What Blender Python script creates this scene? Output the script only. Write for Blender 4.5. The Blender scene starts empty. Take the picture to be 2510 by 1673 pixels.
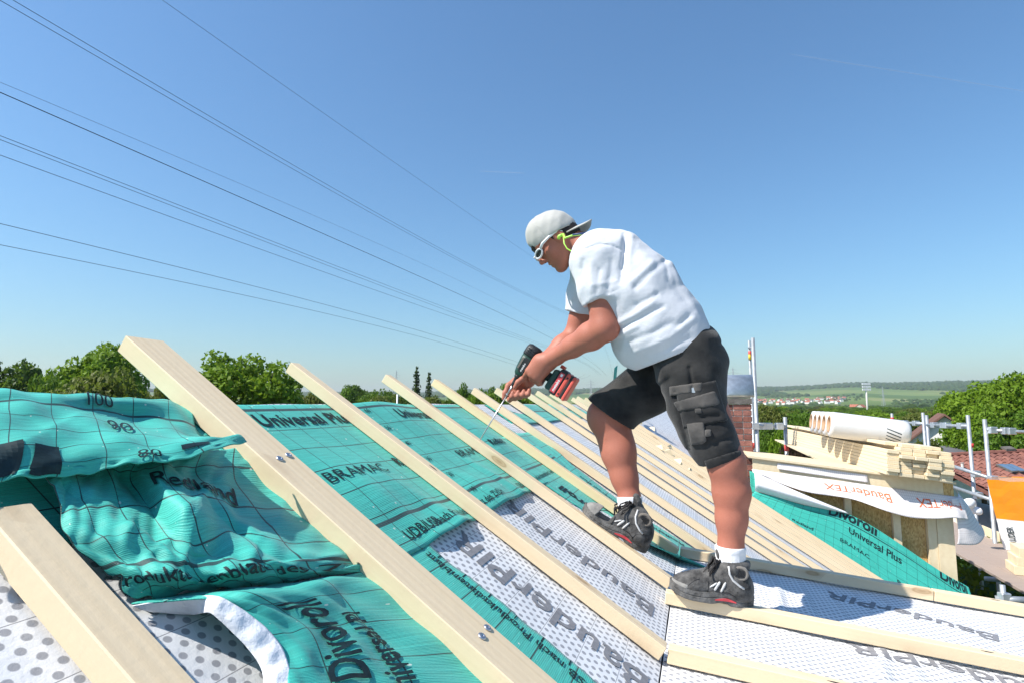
import bpy, bmesh, math, random
import numpy as np
from mathutils import Vector, Matrix
random.seed(7); rng = np.random.default_rng(7)
sc = bpy.context.scene
COL = sc.collection

# ------------------------------------------------------------------ camera, sky, sun, exposure
F_PX, IW, IH, PITCH = 1426.2, 2510.0, 1673.0, 0.10704      # the photograph's lens, measured in its own pixels
cam = bpy.data.cameras.new('camera'); cam.sensor_width = 36.0; cam.lens = 36.0*F_PX/IW
cam.clip_start = 0.05; cam.clip_end = 30000
cam_o = bpy.data.objects.new('camera', cam); COL.objects.link(cam_o)
cam_o.location = (0, 0, 0); cam_o.rotation_euler = (math.pi/2 + PITCH, 0, 0)
sc.camera = cam_o
cam.dof.use_dof = False

SUN = Vector((-0.80, -0.28, 1.0)).normalized()              # towards the sun
w = bpy.data.worlds.new('World'); sc.world = w; w.use_nodes = True
nt = w.node_tree; nt.nodes.clear()
sky = nt.nodes.new('ShaderNodeTexSky'); sky.sky_type = 'NISHITA'; sky.sun_disc = False
sky.sun_elevation = math.asin(SUN.z); sky.sun_rotation = math.atan2(SUN.x, SUN.y)
sky.altitude = 150; sky.air_density = 1.45; sky.dust_density = 0.9; sky.ozone_density = 10.0
bg = nt.nodes.new('ShaderNodeBackground'); bg.inputs['Strength'].default_value = 0.088
out = nt.nodes.new('ShaderNodeOutputWorld')
wbm = nt.nodes.new('ShaderNodeMix'); wbm.data_type = 'RGBA'; wbm.blend_type = 'MULTIPLY'; wbm.inputs[0].default_value = 1.0; wbm.inputs[7].default_value = (.90, 1.0, .985, 1)
nt.links.new(sky.outputs[0], wbm.inputs[6]); nt.links.new(wbm.outputs[2], bg.inputs['Color']); nt.links.new(bg.outputs[0], out.inputs['Surface'])
sl = bpy.data.lights.new('sun', 'SUN'); sl.energy = 4.0; sl.angle = math.radians(0.53); sl.color = (1.0, 0.95, 0.87)
so = bpy.data.objects.new('sun', sl); COL.objects.link(so); so.rotation_euler = SUN.to_track_quat('Z', 'Y').to_euler()
sc.view_settings.view_transform = 'Standard'; sc.view_settings.look = 'None'
sc.view_settings.gamma = 1.0; sc.view_settings.exposure = 0.93; sc.view_settings.use_curve_mapping = False
sc.cycles.max_bounces = 6; sc.cycles.diffuse_bounces = 3; sc.cycles.transparent_max_bounces = 6

# ------------------------------------------------------------------ roof frame (metres, camera at the origin)
A = lambda *v: np.array(v, float)
Z = A(0, 0, 1)
PSI, AL, BE, SC = 0.30763, 0.57064, 0.09804, 0.9
R_ = A(math.sin(PSI), math.cos(PSI), 0); N_ = A(math.cos(PSI), -math.sin(PSI), 0)   # along the ridge / out over the eaves
DN = math.cos(AL)*N_ - math.sin(AL)*Z; NM = math.sin(AL)*N_ + math.cos(AL)*Z         # main slope: down, outward normal
DF = math.cos(BE)*N_ - math.sin(BE)*Z; NF = math.sin(BE)*N_ + math.cos(BE)*Z         # dormer roof: down, normal
K0 = SC*(-0.131*N_ - 0.8*Z)                                 # where the dormer roof meets the main slope
S_RIDGE = 1.345
FW = A(0, math.cos(PITCH), math.sin(PITCH)); UP = A(0, -math.sin(PITCH), math.cos(PITCH))
def ray(x, y): return FW + A(1, 0, 0)*(x-IW/2)/F_PX - UP*(y-IH/2)/F_PX
def onp(x, y, o, n): d = ray(x, y); return d*((o@n)/(d@n))
def onM(x, y, off=0.0): return onp(x, y, K0+NM*off, NM)     # sight line meets the main slope (raised by off)
def onF(x, y, off=0.0): return onp(x, y, K0+NF*off, NF)
def onT(x, y, t): return onp(x, y, R_*t, R_)                # ... a cross-section of the house at t along the ridge
def atd(x, y, Y): d = ray(x, y); return d*(Y/d[1])          # ... at Y metres ahead
def P_m(t, s, off=0.0): return K0 + R_*t - DN*s + NM*off
def P_f(t, q, off=0.0): return K0 + R_*t + DF*q + NF*off
def ts(X): X = np.asarray(X)-K0; return X@R_, -(X@DN), X@NM
GROUND = -8.6

# ------------------------------------------------------------------ helpers
def unit(v): v = np.asarray(v, float); return v/np.linalg.norm(v)
class MB:
    def __init__(s): s.v = []; s.f = []; s.m = []; s.uv = []
    def add(s, vs, fs, mi=0, uvs=None):
        b = len(s.v); s.v += [tuple(map(float, x)) for x in vs]
        for k, f in enumerate(fs):
            s.f.append(tuple(b+i for i in f)); s.m.append(mi)
            s.uv.append([uvs[i] for i in f] if uvs is not None else [(0, 0)]*len(f))
        return s
    def box(s, c, ax, ay, az, mi=0):        # half-extent vectors
        c = np.asarray(c, float)
        vs = [c+i*ax+j*ay+k*az for k in (-1, 1) for j in (-1, 1) for i in (-1, 1)]
        return s.add(vs, [(0, 2, 3, 1), (4, 5, 7, 6), (0, 1, 5, 4), (2, 6, 7, 3), (0, 4, 6, 2), (1, 3, 7, 5)], mi)
    def prism(s, poly, d, mi=0):            # poly: ordered 3D loop, extruded by vector d
        n = len(poly); poly = [np.asarray(p, float) for p in poly]
        vs = poly + [p+d for p in poly]
        fs = [tuple(range(n))[::-1], tuple(range(n, 2*n))] + [(i, (i+1) % n, n+(i+1) % n, n+i) for i in range(n)]
        return s.add(vs, fs, mi)
    def tube(s, pts, rad, seg=8, mi=0, cap=True):
        pts = [np.asarray(p, float) for p in pts]; n = len(pts)
        rad = [rad]*n if np.isscalar(rad) else rad
        t0 = unit(pts[1]-pts[0]); a = unit(np.cross(t0, A(0, 0, 1) if abs(t0[2]) < .9 else A(1, 0, 0)))
        vs = []
        for i in range(n):
            t = unit(pts[min(i+1, n-1)]-pts[max(i-1, 0)]); a = unit(a-t*(a@t)); b = np.cross(t, a)
            vs += [pts[i]+rad[i]*(math.cos(2*math.pi*k/seg)*a+math.sin(2*math.pi*k/seg)*b) for k in range(seg)]
        fs = [(i*seg+k, i*seg+(k+1) % seg, (i+1)*seg+(k+1) % seg, (i+1)*seg+k) for i in range(n-1) for k in range(seg)]
        if cap: fs += [tuple(range(seg))[::-1], tuple((n-1)*seg+k for k in range(seg))]
        return s.add(vs, fs, mi)
    def loft(s, loops, mi=0, cap=True):
        n = len(loops[0]); vs = [p for l in loops for p in l]
        fs = [(i*n+k, i*n+(k+1) % n, (i+1)*n+(k+1) % n, (i+1)*n+k) for i in range(len(loops)-1) for k in range(n)]
        if cap: fs += [tuple(range(n))[::-1], tuple((len(loops)-1)*n+k for k in range(n))]
        return s.add(vs, fs, mi)
    def grid(s, fn, us, vs_, mi=0, uvfn=None):
        P = [fn(u, v) for v in vs_ for u in us]; nu = len(us)
        uv = [(uvfn(u, v) if uvfn else (u, v)) for v in vs_ for u in us]
        fs = [(j*nu+i, j*nu+i+1, (j+1)*nu+i+1, (j+1)*nu+i) for j in range(len(vs_)-1) for i in range(nu-1)]
        return s.add(P, fs, mi, uv)
    def mesh(s, name, smooth=False):
        me = bpy.data.meshes.new(name); me.from_pydata(s.v, [], s.f)
        ul = me.uv_layers.new(name='UVMap')
        ul.data.foreach_set('uv', [c for f in s.uv for p in f for c in p])
        me.polygons.foreach_set('material_index', s.m)
        if smooth: me.polygons.foreach_set('use_smooth', [True]*len(s.f))
        me.update(); return me
def link(name, data, mats=None, parent=None, M=None):
    o = bpy.data.objects.new(name, data); COL.objects.link(o)
    if mats is not None and data is not None and len(data.materials) == 0:
        for m in (mats if isinstance(mats, (list, tuple)) else [mats]): data.materials.append(m)
    if M is not None: o.matrix_world = M
    if parent is not None:
        o.parent = parent
        bpy.context.view_layer.update() if False else None
        o.matrix_parent_inverse = parent_inv(parent)
    return o
def parent_inv(p):
    return world_of(p).inverted()
def world_of(o):
    m = o.matrix_basis.copy()
    return m if o.parent is None else world_of(o.parent) @ o.matrix_parent_inverse @ m
def obj(name, mb, mats, parent=None, smooth=False, M=None):
    return link(name, mb.mesh(name, smooth), mats, parent, M)
def tag(o, label=None, cat=None, group=None, kind=None):
    if label: o['label'] = label
    if cat: o['category'] = cat
    if group: o['group'] = group
    if kind: o['kind'] = kind
    return o
def empty(name, loc, label=None, cat=None, group=None):
    o = bpy.data.objects.new(name, None); COL.objects.link(o); o.location = tuple(map(float, loc)); o.empty_display_size = .1
    return tag(o, label, cat, group)
def frame(o, x, y, z):
    return Matrix(((x[0], y[0], z[0], o[0]), (x[1], y[1], z[1], o[1]), (x[2], y[2], z[2], o[2]), (0, 0, 0, 1)))
def bevel(me, wd, seg=1):
    bm = bmesh.new(); bm.from_mesh(me)
    es = [e for e in bm.edges if len(e.link_faces) == 2 and e.calc_face_angle(0) > .5]
    bmesh.ops.bevel(bm, geom=es, offset=wd, segments=seg, affect='EDGES', profile=.7)
    bm.to_mesh(me); bm.free(); return me
def copy_tree(o, parent=None):
    c = o.copy(); COL.objects.link(c)
    if parent is not None: c.parent = parent
    for ch in list(o.children): copy_tree(ch, c)
    return c

# ------------------------------------------------------------------ materials
class NT:
    def __init__(s, name):
        s.m = bpy.data.materials.new(name); s.m.use_nodes = True; s.t = s.m.node_tree
        s.b = s.t.nodes['Principled BSDF']; s.t.nodes['Material Output']
    def n(s, typ, **k):
        x = s.t.nodes.new('ShaderNode'+typ)
        for a, v in k.items():
            if a in x.bl_rna.properties: setattr(x, a, v)
            else: s.set(x.inputs[int(a[1:])] if a[0] == '_' else x.inputs[a.replace('_', ' ')], v)
        return x
    def set(s, i, v):
        if isinstance(v, bpy.types.NodeSocket): s.t.links.new(v, i)
        else: i.default_value = v
    def math(s, op, a, b=None, c=None):
        x = s.t.nodes.new('ShaderNodeMath'); x.operation = op
        for i, v in enumerate((a, b, c)):
            if v is not None: s.set(x.inputs[i], v)
        return x.outputs[0]
    def mix(s, f, a, b, mode='MIX'):
        x = s.t.nodes.new('ShaderNodeMix'); x.data_type = 'RGBA'; x.blend_type = mode
        s.set(x.inputs[0], f); s.set(x.inputs[6], a if not isinstance(a, tuple) else (*a[:3], 1)); s.set(x.inputs[7], b if not isinstance(b, tuple) else (*b[:3], 1))
        return x.outputs[2]
    def ramp(s, f, *stops):
        x = s.t.nodes.new('ShaderNodeValToRGB'); s.set(x.inputs[0], f); e = x.color_ramp.elements
        while len(e) < len(stops): e.new(.5)
        for i, (p, c) in enumerate(stops):
            e[i].position = p; e[i].color = (*c, 1) if isinstance(c, tuple) else (c, c, c, 1)
        return x.outputs[0]
    def noise(s, vec, scale, detail=3, rough=.55, out='Fac'):
        x = s.n('TexNoise'); x.inputs['Scale'].default_value = scale; x.inputs['Detail'].default_value = detail; x.inputs['Roughness'].default_value = rough
        if vec is not None: s.t.links.new(vec, x.inputs['Vector'])
        return x.outputs[out]
    def coord(s, which='Object', scale=None, rnd=False):
        c = s.n('TexCoord').outputs[which]
        if rnd:
            oi = s.n('ObjectInfo').outputs['Random']
            v = s.n('CombineXYZ', X=s.math('MULTIPLY', oi, 37.0), Y=s.math('MULTIPLY', oi, 91.0), Z=s.math('MULTIPLY', oi, 13.0)).outputs[0]
            a = s.n('VectorMath', operation='ADD'); s.set(a.inputs[0], c); s.set(a.inputs[1], v); c = a.outputs[0]
        if scale:
            mp = s.n('Mapping'); s.set(mp.inputs['Vector'], c); mp.inputs['Scale'].default_value = scale; c = mp.outputs[0]
        return c
    def bump(s, h, strength=.3, dist=.01):
        x = s.n('Bump'); x.inputs['Strength'].default_value = strength; x.inputs['Distance'].default_value = dist
        s.t.links.new(h, x.inputs['Height']); s.t.links.new(x.outputs[0], s.b.inputs['Normal']); return x
    def fin(s, color=None, rough=.7, metal=0, spec=.5, **k):
        if color is not None: s.set(s.b.inputs['Base Color'], (*color, 1) if isinstance(color, tuple) else color)
        s.set(s.b.inputs['Roughness'], rough); s.b.inputs['Metallic'].default_value = metal
        s.b.inputs['Specular IOR Level'].default_value = spec
        for a, v in k.items(): s.set(s.b.inputs[a.replace('_', ' ')], v)
        return s.m
def simple(name, col, rough=.6, metal=0, spec=.5, var=.12, scale=8, bumpy=0, bscale=60):
    m = NT(name); c = m.coord('Object', rnd=True)
    f = m.noise(c, scale, 4)
    k = m.ramp(f, (.3, tuple(x*(1-var) for x in col)), (.7, tuple(min(1, x*(1+var)) for x in col)))
    if bumpy: m.bump(m.noise(c, bscale, 4), bumpy, .01)
    return m.fin(k, rough, metal, spec)

def wood(name, light, dark, knot=True, gs=1.0, rough=.62):
    m = NT(name); c = m.coord('Object', rnd=True)
    def mp(sx, sy, sz):
        x = m.n('Mapping'); m.set(x.inputs['Vector'], c); x.inputs['Scale'].default_value = (sx*gs, sy*gs, sz*gs); return x.outputs[0]
    g1 = m.noise(mp(1.2, 26, 26), 1.0, 5, .6); g2 = m.noise(mp(3, 130, 130), 1.0, 3, .5); g3 = m.noise(mp(.9, 6, 6), 1.0, 3)
    wv = m.n('TexWave', wave_type='BANDS', bands_direction='Y'); m.set(wv.inputs['Vector'], mp(.35, 14, 14)); wv.inputs['Scale'].default_value = 1.0
    wv.inputs['Distortion'].default_value = 7.0; wv.inputs['Detail'].default_value = 2.0; wv.inputs['Detail Scale'].default_value = .8
    f = m.math('ADD', m.math('MULTIPLY', g1, .45), m.math('ADD', m.math('MULTIPLY', g2, .2), m.math('MULTIPLY', wv.outputs['Fac'], .17)))
    k = m.ramp(f, (.20, light), (.50, tuple(.72*a+.28*b for a, b in zip(light, dark))), (.82, dark))
    k = m.mix(m.ramp(g3, (.35, 0.0), (.75, .5)), k, tuple(.55*a+.45*b for a, b in zip(light, dark)))
    if knot:
        vo = m.n('TexVoronoi', feature='F1'); m.set(vo.inputs['Vector'], mp(4.6, 15, 15)); vo.inputs['Scale'].default_value = 1.0
        kc = m.n('SeparateColor'); m.set(kc.inputs[0], vo.outputs['Color']); on = m.math('GREATER_THAN', kc.outputs[0], .74)
        dn_ = m.math('ADD', vo.outputs['Distance'], m.math('MULTIPLY', m.math('SUBTRACT', g1, .5), .12))
        kn = m.ramp(dn_, (.05, 1.0), (.12, .7), (.16, .95), (.20, .35), (.34, .12), (.5, 0.0))
        k = m.mix(m.math('MULTIPLY', m.math('MULTIPLY', kn, on), .8), k, (.33, .19, .085))
    m.bump(m.math('ADD', f, m.math('MULTIPLY', m.noise(c, 55, 4), .5)), .3, .004)
    return m.fin(k, rough, 0, .35)

MAT = {}
MAT['batten'] = wood('batten_wood', (.755, .615, .425), (.59, .425, .235))
MAT['batten_b'] = wood('lath_wood', (.76, .645, .45), (.60, .44, .25), knot=False)
MAT['plank_grey'] = wood('weathered_plank', (.36, .29, .245), (.22, .165, .135), knot=False)
MAT['steel'] = simple('zinc_steel', (.52, .55, .58), .45, .7, .5, .15, 14)
MAT['galv'] = simple('galvanised_tube', (.36, .385, .41), .5, .5, .5, .2, 9)
MAT['red'] = simple('red_plastic', (.55, .05, .04), .5)
MAT['screw'] = simple('screw_metal', (.45, .47, .52), .35, .9)
MAT['screw_dark'] = simple('screw_recess', (.03, .03, .035), .5, .5)

def facing():
    m = NT('white_dotted_facing'); uv = m.n('UVMap').outputs[0]
    sp = m.n('SeparateXYZ'); m.set(sp.inputs[0], uv); t, q = sp.outputs[0], sp.outputs[1]
    PC, PR = .0175, .031
    u = m.math('DIVIDE', q, PC); ci = m.math('FLOOR', u); fu = m.math('SUBTRACT', m.math('SUBTRACT', u, ci), .5)
    odd = m.math('MULTIPLY', m.math('FLOORED_MODULO', ci, 2.0), .5)
    v = m.math('ADD', m.math('DIVIDE', t, PR), odd); fv = m.math('SUBTRACT', m.math('SUBTRACT', v, m.math('FLOOR', v)), .5)
    d = m.math('SQRT', m.math('ADD', m.math('POWER', m.math('MULTIPLY', fu, PC), 2.0), m.math('POWER', m.math('MULTIPLY', fv, PR), 2.0)))
    dot = m.math('SUBTRACT', 1.0, m.n('MapRange', Value=d, _1=.0056, _2=.0072).outputs[0])
    ln = m.math('LESS_THAN', m.math('FLOORED_MODULO', q, .105), .0016)
    nz = m.noise(uv, 9, 4)
    base = m.ramp(nz, (.3, (.66, .665, .68)), (.7, (.735, .74, .75)))
    k = m.mix(m.math('MULTIPLY', dot, .92), base, (.27, .275, .30)); k = m.mix(m.math('MULTIPLY', ln, .75), k, (.15, .15, .165))
    h = m.math('ADD', m.math('MULTIPLY', m.noise(uv, 26, 5, .6), 1.0), m.math('MULTIPLY', m.noise(uv, 300, 2), .1))
    m.bump(h, .22, .012)
    return m.fin(k, .62, 0, .35)
MAT['facing'] = facing()
MAT['grey_print'] = simple('grey_print', (.22, .22, .235), .7, 0, .2, .15, 60)
MAT['black_print'] = simple('black_print', (.012, .028, .032), .6, 0, .25, .3, 60)
MAT['orange_print'] = simple('orange_print', (.72, .16, .07), .7, 0, .2, .1, 60)
MAT['white_print'] = simple('white_print', (.75, .75, .75), .6)

def teal(name='teal_membrane', thick=(), gu=.1, gv=.1, col=(.042, .43, .355), uoff=0.0, voff=0.0):
    m = NT(name); uv = m.n('UVMap').outputs[0]
    sp = m.n('SeparateXYZ'); m.set(sp.inputs[0], uv); u, v = sp.outputs[0], sp.outputs[1]
    def ln(x, p, wd, o=0.0):
        f = m.math('FLOORED_MODULO', m.math('ADD', x, o+p/2), p)
        return m.math('LESS_THAN', m.math('ABSOLUTE', m.math('SUBTRACT', f, p/2)), wd/2)
    L = m.math('MAXIMUM', ln(u, gu, .0028, uoff), ln(v, gv, .0036, voff))
    for p in thick:
        L = m.math('MAXIMUM', L, m.math('LESS_THAN', m.math('ABSOLUTE', m.math('SUBTRACT', v, p)), .0065))
    mp = m.n('Mapping'); m.set(mp.inputs['Vector'], uv); mp.inputs['Scale'].default_value = (9, 150, 1)
    st = m.noise(mp.outputs[0], 1.0, 4, .6)
    fib = m.noise(uv, 420, 2)
    big = m.noise(uv, 5, 4)
    lt = tuple(min(1, c*1.22+.01) for c in col); dk = tuple(c*.74 for c in col)
    k = m.ramp(m.math('ADD', m.math('MULTIPLY', st, .55), m.math('ADD', m.math('MULTIPLY', fib, .25), m.math('MULTIPLY', big, .2))), (.36, dk), (.52, col), (.66, lt))
    k = m.mix(m.math('MULTIPLY', L, .93), k, (.008, .03, .035))
    vo = m.n('TexVoronoi', feature='F1'); m.set(vo.inputs['Vector'], uv); vo.inputs['Scale'].default_value = 46
    cr = m.n('SeparateColor'); m.set(cr.inputs[0], vo.outputs['Color'])
    rad = m.math('MULTIPLY', m.math('POWER', cr.outputs[0], 5.0), .17)
    spk = m.math('LESS_THAN', vo.outputs['Distance'], rad)
    k = m.mix(m.math('MULTIPLY', spk, .75), k, (.66, .70, .62))
    h = m.math('ADD', m.math('MULTIPLY', st, .7), m.math('MULTIPLY', fib, .25)); 
    wv = m.n('TexWave', wave_type='BANDS', bands_direction='Y', wave_profile='SIN'); m.set(wv.inputs['Vector'], uv); wv.inputs['Scale'].default_value = 70; wv.inputs['Distortion'].default_value = 1.2; wv.inputs['Detail'].default_value = 1.0; wv.inputs['Detail Scale'].default_value = .6
    rg = m.n('TexNoise', noise_type='RIDGED_MULTIFRACTAL'); m.set(rg.inputs['Vector'], uv); rg.inputs['Scale'].default_value = 5.5; rg.inputs['Detail'].default_value = 3.0
    h = m.math('ADD', h, m.math('ADD', m.math('MULTIPLY', wv.outputs['Fac'], .2), m.math('MULTIPLY', rg.outputs['Fac'], .55)))
    m.bump(h, .34, .006)
    return m.fin(k, .58, 0, .38, Sheen_Weight=.10)
MAT['teal'] = teal('teal_membrane')
MAT['fleece'] = simple('white_fleece', (.76, .77, .80), .8, 0, .2, .06, 30, .25, 120)
# ------------------------------------------------------------------ the house under the roofers' feet
house = empty('house', P_m(3, .6) - Z*1.5, 'house under construction with white dotted insulation board on its roof', 'house')
T0, T1E, TEND, TD = -2.2, 3.02, 19.0, 8.31
def wob(a, b, k=1.0): return k*(.0022*math.sin(7.1*a+1.3*b)+.0018*math.sin(13.7*b-4.2*a+1)+.0012*math.sin(23*a+17*b))
def lin(a, b, n): return list(np.linspace(a, b, n))
mb = MB(); mb.grid(lambda t, s: P_m(t, s, -.008+wob(t, s)), lin(T0, T1E, 110), lin(0, S_RIDGE, 50))
obj('roof_facing', mb, MAT['facing'], house, True)
def flat_off(t, q):
    o = -.008+wob(t, q)
    for (tc, qc, wd, am, sl) in ((2.6, .40, .018, .016, .10), (2.6, .50, .014, .008, .05), (2.0, .60, .022, .015, .25), (2.0, .69, .015, .008, .22), (2.1, 1.75, .02, .01, .1)):
        o += am*math.exp(-((q-qc-sl*(t-tc))/wd)**2)*max(0, 1-abs(t-tc)/.36)
    return o
mb = MB(); mb.grid(lambda t, q: P_f(t, q, flat_off(t, q)), lin(T0, T1E, 180), lin(0.0, 2.86, 200), 0, lambda t, q: (t, -q))
obj('dormer_roof_facing', mb, MAT['facing'], house, True)
mb = MB(); mb.grid(lambda t, s: P_m(t, s, -.008+wob(t, s)), lin(T1E, TEND, 90), lin(-4.05, S_RIDGE, 50))
obj('roof_facing', mb, MAT['facing'], house, True)
# other slope, gable ends, walls, dormer cheek
MAT['render'] = simple('pale_render', (.62, .60, .55), .85, 0, .2, .06, 3, .3, 40)
MAT['osb'] = simple('osb_dummy', (.5, .35, .15))
RID = lambda t: P_m(t, S_RIDGE, -.008)
DB = A(-DN[0]*0, 0, 0); DNB = -math.cos(AL)*N_ - math.sin(AL)*Z
mb = MB(); mb.prism([RID(T0)-Z*.004, RID(TEND)-Z*.004, RID(TEND)+DNB*6.2, RID(T0)+DNB*6.2], -Z*.16)
obj('back_roof_slope', mb, MAT['facing'], house)
eave_z = P_m(0, -4.05)[2]
nE, nR = P_m(0, -4.05)@N_, RID(0)@N_
nB = nR-(nE-nR)*.0-6.2*math.cos(AL)
mb = MB()
def wallp(t, n, z): return R_*t+N_*n+Z*z
poly = [wallp(T0+.15, nB+.4, GROUND-.2), wallp(T0+.15, nE-.4, GROUND-.2), wallp(T0+.15, nE-.4, eave_z-.05), wallp(T0+.15, nR, RID(0)[2]-.35), wallp(T0+.15, nB+.4, RID(0)[2]-6.2*math.sin(AL)-.05)]
mb.prism(poly, R_*(TEND-T0-.3)); obj('wall', mb, MAT['render'], house)
for tt, nme in ((T1E-.012, 'dormer_cheek'), (T0+.05, 'dormer_cheek')):
    mb = MB(); a = P_f(tt, 0, -.02); b = P_f(tt, 2.8, -.02); c = P_m(tt, -2.8*math.cos(BE)/math.cos(AL), -.02)
    mb.prism([a, b, c], -R_*.03*(1 if tt > 0 else -1)); obj(nme, mb, MAT['batten_b'], house)
mb = MB(); mb.prism([P_f(T0, 2.84, -.012), P_f(T1E-.04, 2.84, -.012), P_f(T1E-.04, 2.84, -.012)-Z*3.2, P_f(T0, 2.84, -.012)-Z*3.2], -N_*.04)
obj('dormer_front', mb, MAT['render'], house)

# ------------------------------------------------------------------ counter battens
def batten_mesh(L, wd, h, bv=.0022):
    mb = MB(); mb.box((L/2, 0, h/2), A(L/2, 0, 0), A(0, wd/2, 0), A(0, 0, h/2)); me = mb.mesh('counter_batten')
    return bevel(me, bv)
def screw_meshes():
    m = MB(); seg = 18
    prof = [(0.0, .0), (.0095, .0), (.0095, .0012), (.0080, .0026), (.0052, .0034), (.0035, .0030), (.0030, .0014)]
    loops = [[(r*math.cos(2*math.pi*k/seg), r*math.sin(2*math.pi*k/seg), z) for k in range(seg)] for r, z in prof[1:]]
    m.loft(loops); me = m.mesh('screw', True); return me
SCREW = screw_meshes(); SCREW.materials.append(MAT['screw'])
def add_screw(bat, x, y, h, tilt=0.0):
    o = link('screw', SCREW, None)
    o.parent = bat; o.location = (x, y, h+.0003); o.rotation_euler = (tilt, tilt*.6, random.random()*6)
    o.scale = (1, 1, 1.25); return o
def add_hole(bat, x, y, h):
    m = MB(); pts = [(.016*math.cos(a)*(1+.3*math.sin(3*a)), .0038*math.sin(a), .0006) for a in np.linspace(0, 2*math.pi, 14, endpoint=False)]
    m.add(pts+[(p[0]*.6+.002, p[1]*.5, .0012) for p in pts], [tuple(range(14, 28))]+[(i, (i+1) % 14, 14+(i+1) % 14, 14+i) for i in range(14)])
    o = link('screw_hole', m.mesh('screw_hole'), MAT['screw_dark']); o.parent = bat; o.location = (x, y, h); return o
G_CB = 'counter battens laid up the roof slope'
def main_batten(t, s0, s1, label, wd=.046, h=.042, off=0.0, skew=0.0, tref=0.0):
    d = unit(-DN+R_*skew); o = P_m(t+skew*(s0-tref), s0, off); y = np.cross(NM, d)
    b = link('counter_batten', batten_mesh(s1-s0, wd, h), MAT['batten'], None, frame(o, d, y, NM))
    return tag(b, label, 'batten', G_CB)
B1 = main_batten(1.150, .06, 1.59, 'broad spruce batten with pairs of screws, its top end reaching into the sky', .112, .048, .0, .036, .27)
for s_, y_ in ((1.02, .008), (1.03, -.032), (.40, .006), (.405, -.034)): add_screw(B1, s_-.06, y_, .048, random.uniform(-.06, .06))
B0 = main_batten(.588, .25, 1.000, 'blurred spruce batten end in the bottom corner, lying beside the dotted board', .062, .045)
B2 = main_batten(1.780, .012, 1.547, 'spruce batten with one dark screw hole, second from the broad batten with screw pairs')
add_hole(B2, .87, .0, .042)
B3 = main_batten(2.423, .022, 1.525, 'spruce batten the drill bit is touching, under the bent leg\'s boot')
B4 = main_batten(2.950, .012, 1.524, 'yellower spruce batten with rough chewed top end, over the turquoise strip')
for o in (B4,): o.data.materials[0] = MAT['batten_b2'] = wood('batten_wood_resin', (.80, .64, .40), (.58, .38, .19))
far_t = [(3.405, 1.457), (3.894, 1.481), (4.587, 1.447), (5.014, 1.489), (5.528, 1.488), (6.208, 1.406), (6.62, 1.44), (7.02, 1.42), (7.42, 1.44), (7.95, 1.43)]
ordn = ['first', 'second', 'third', 'fourth', 'fifth', 'sixth', 'seventh', 'eighth', 'ninth', 'last']
for i, (t, s1) in enumerate(far_t):
    main_batten(t+.0, -4.0, s1, f'long spruce batten, {ordn[i]} beyond the yellower chewed-end batten' if i < 9 else 'last long spruce batten, beside the turquoise upstand of the far dormer')
# battens that carry on over the dormer roof
def flat_batten(t, q0, q1, label, wd=.046, h=.042):
    b = link('counter_batten', batten_mesh(q1-q0, wd, h), MAT['batten'], None, frame(P_f(t, q0), DF, np.cross(NF, DF), NF))
    return tag(b, label, 'batten', 'counter battens lying over the near dormer roof')
F2 = flat_batten(1.787, .012, 2.82, 'flat-lying spruce batten nearest the bottom corner, its end butted at the roof kink')
F3 = flat_batten(2.282, -.02, 2.82, 'flat-lying spruce batten under the straight leg\'s boot')
F4a = flat_batten(2.986, .012, 1.04, 'flat-lying spruce batten at the dormer edge, shaded, behind the boot')
F4b = flat_batten(2.986, 1.043, 2.82, 'flat-lying spruce batten at the dormer edge, sunlit length towards the eaves')
add_hole(F2, .42, -.004, .042); add_hole(F3, .98, 0, .042); add_hole(F2, 1.6, 0, .042); add_hole(F4b, .22, 0, .042)
flat_batten(1.25, .012, 2.82, 'flat-lying spruce batten just outside the lower edge of view')
# ------------------------------------------------------------------ printing: flat lettering that follows the sheet it is printed on
def text_tris(body, size, bold=0.0, shear=0.0, sx=1.0, maxe=.02):
    cu = bpy.data.curves.new('lettering', 'FONT'); cu.body = body; cu.size = 1.0; cu.offset = bold; cu.shear = shear
    cu.resolution_u = 3; cu.align_x = 'LEFT'
    o = bpy.data.objects.new('lettering', cu); COL.objects.link(o)
    me = o.to_mesh() if False else bpy.data.meshes.new_from_object(o.evaluated_get(bpy.context.evaluated_depsgraph_get()))
    bpy.data.objects.remove(o); bpy.data.curves.remove(cu)
    bm = bmesh.new(); bm.from_mesh(me); bpy.data.meshes.remove(me)
    bmesh.ops.scale(bm, vec=(size*sx, size, 1), verts=bm.verts)
    bmesh.ops.triangulate(bm, faces=bm.faces)
    for _ in range(4):
        es = [e for e in bm.edges if e.calc_length() > maxe]
        if not es: break
        bmesh.ops.subdivide_edges(bm, edges=es, cuts=1); bmesh.ops.triangulate(bm, faces=[f for f in bm.faces if len(f.verts) > 3])
    bm.verts.ensure_lookup_table()
    V = np.array([v.co[:] for v in bm.verts]); Fc = [tuple(v.index for v in f.verts) for f in bm.faces]; bm.free()
    return V, Fc
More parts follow.
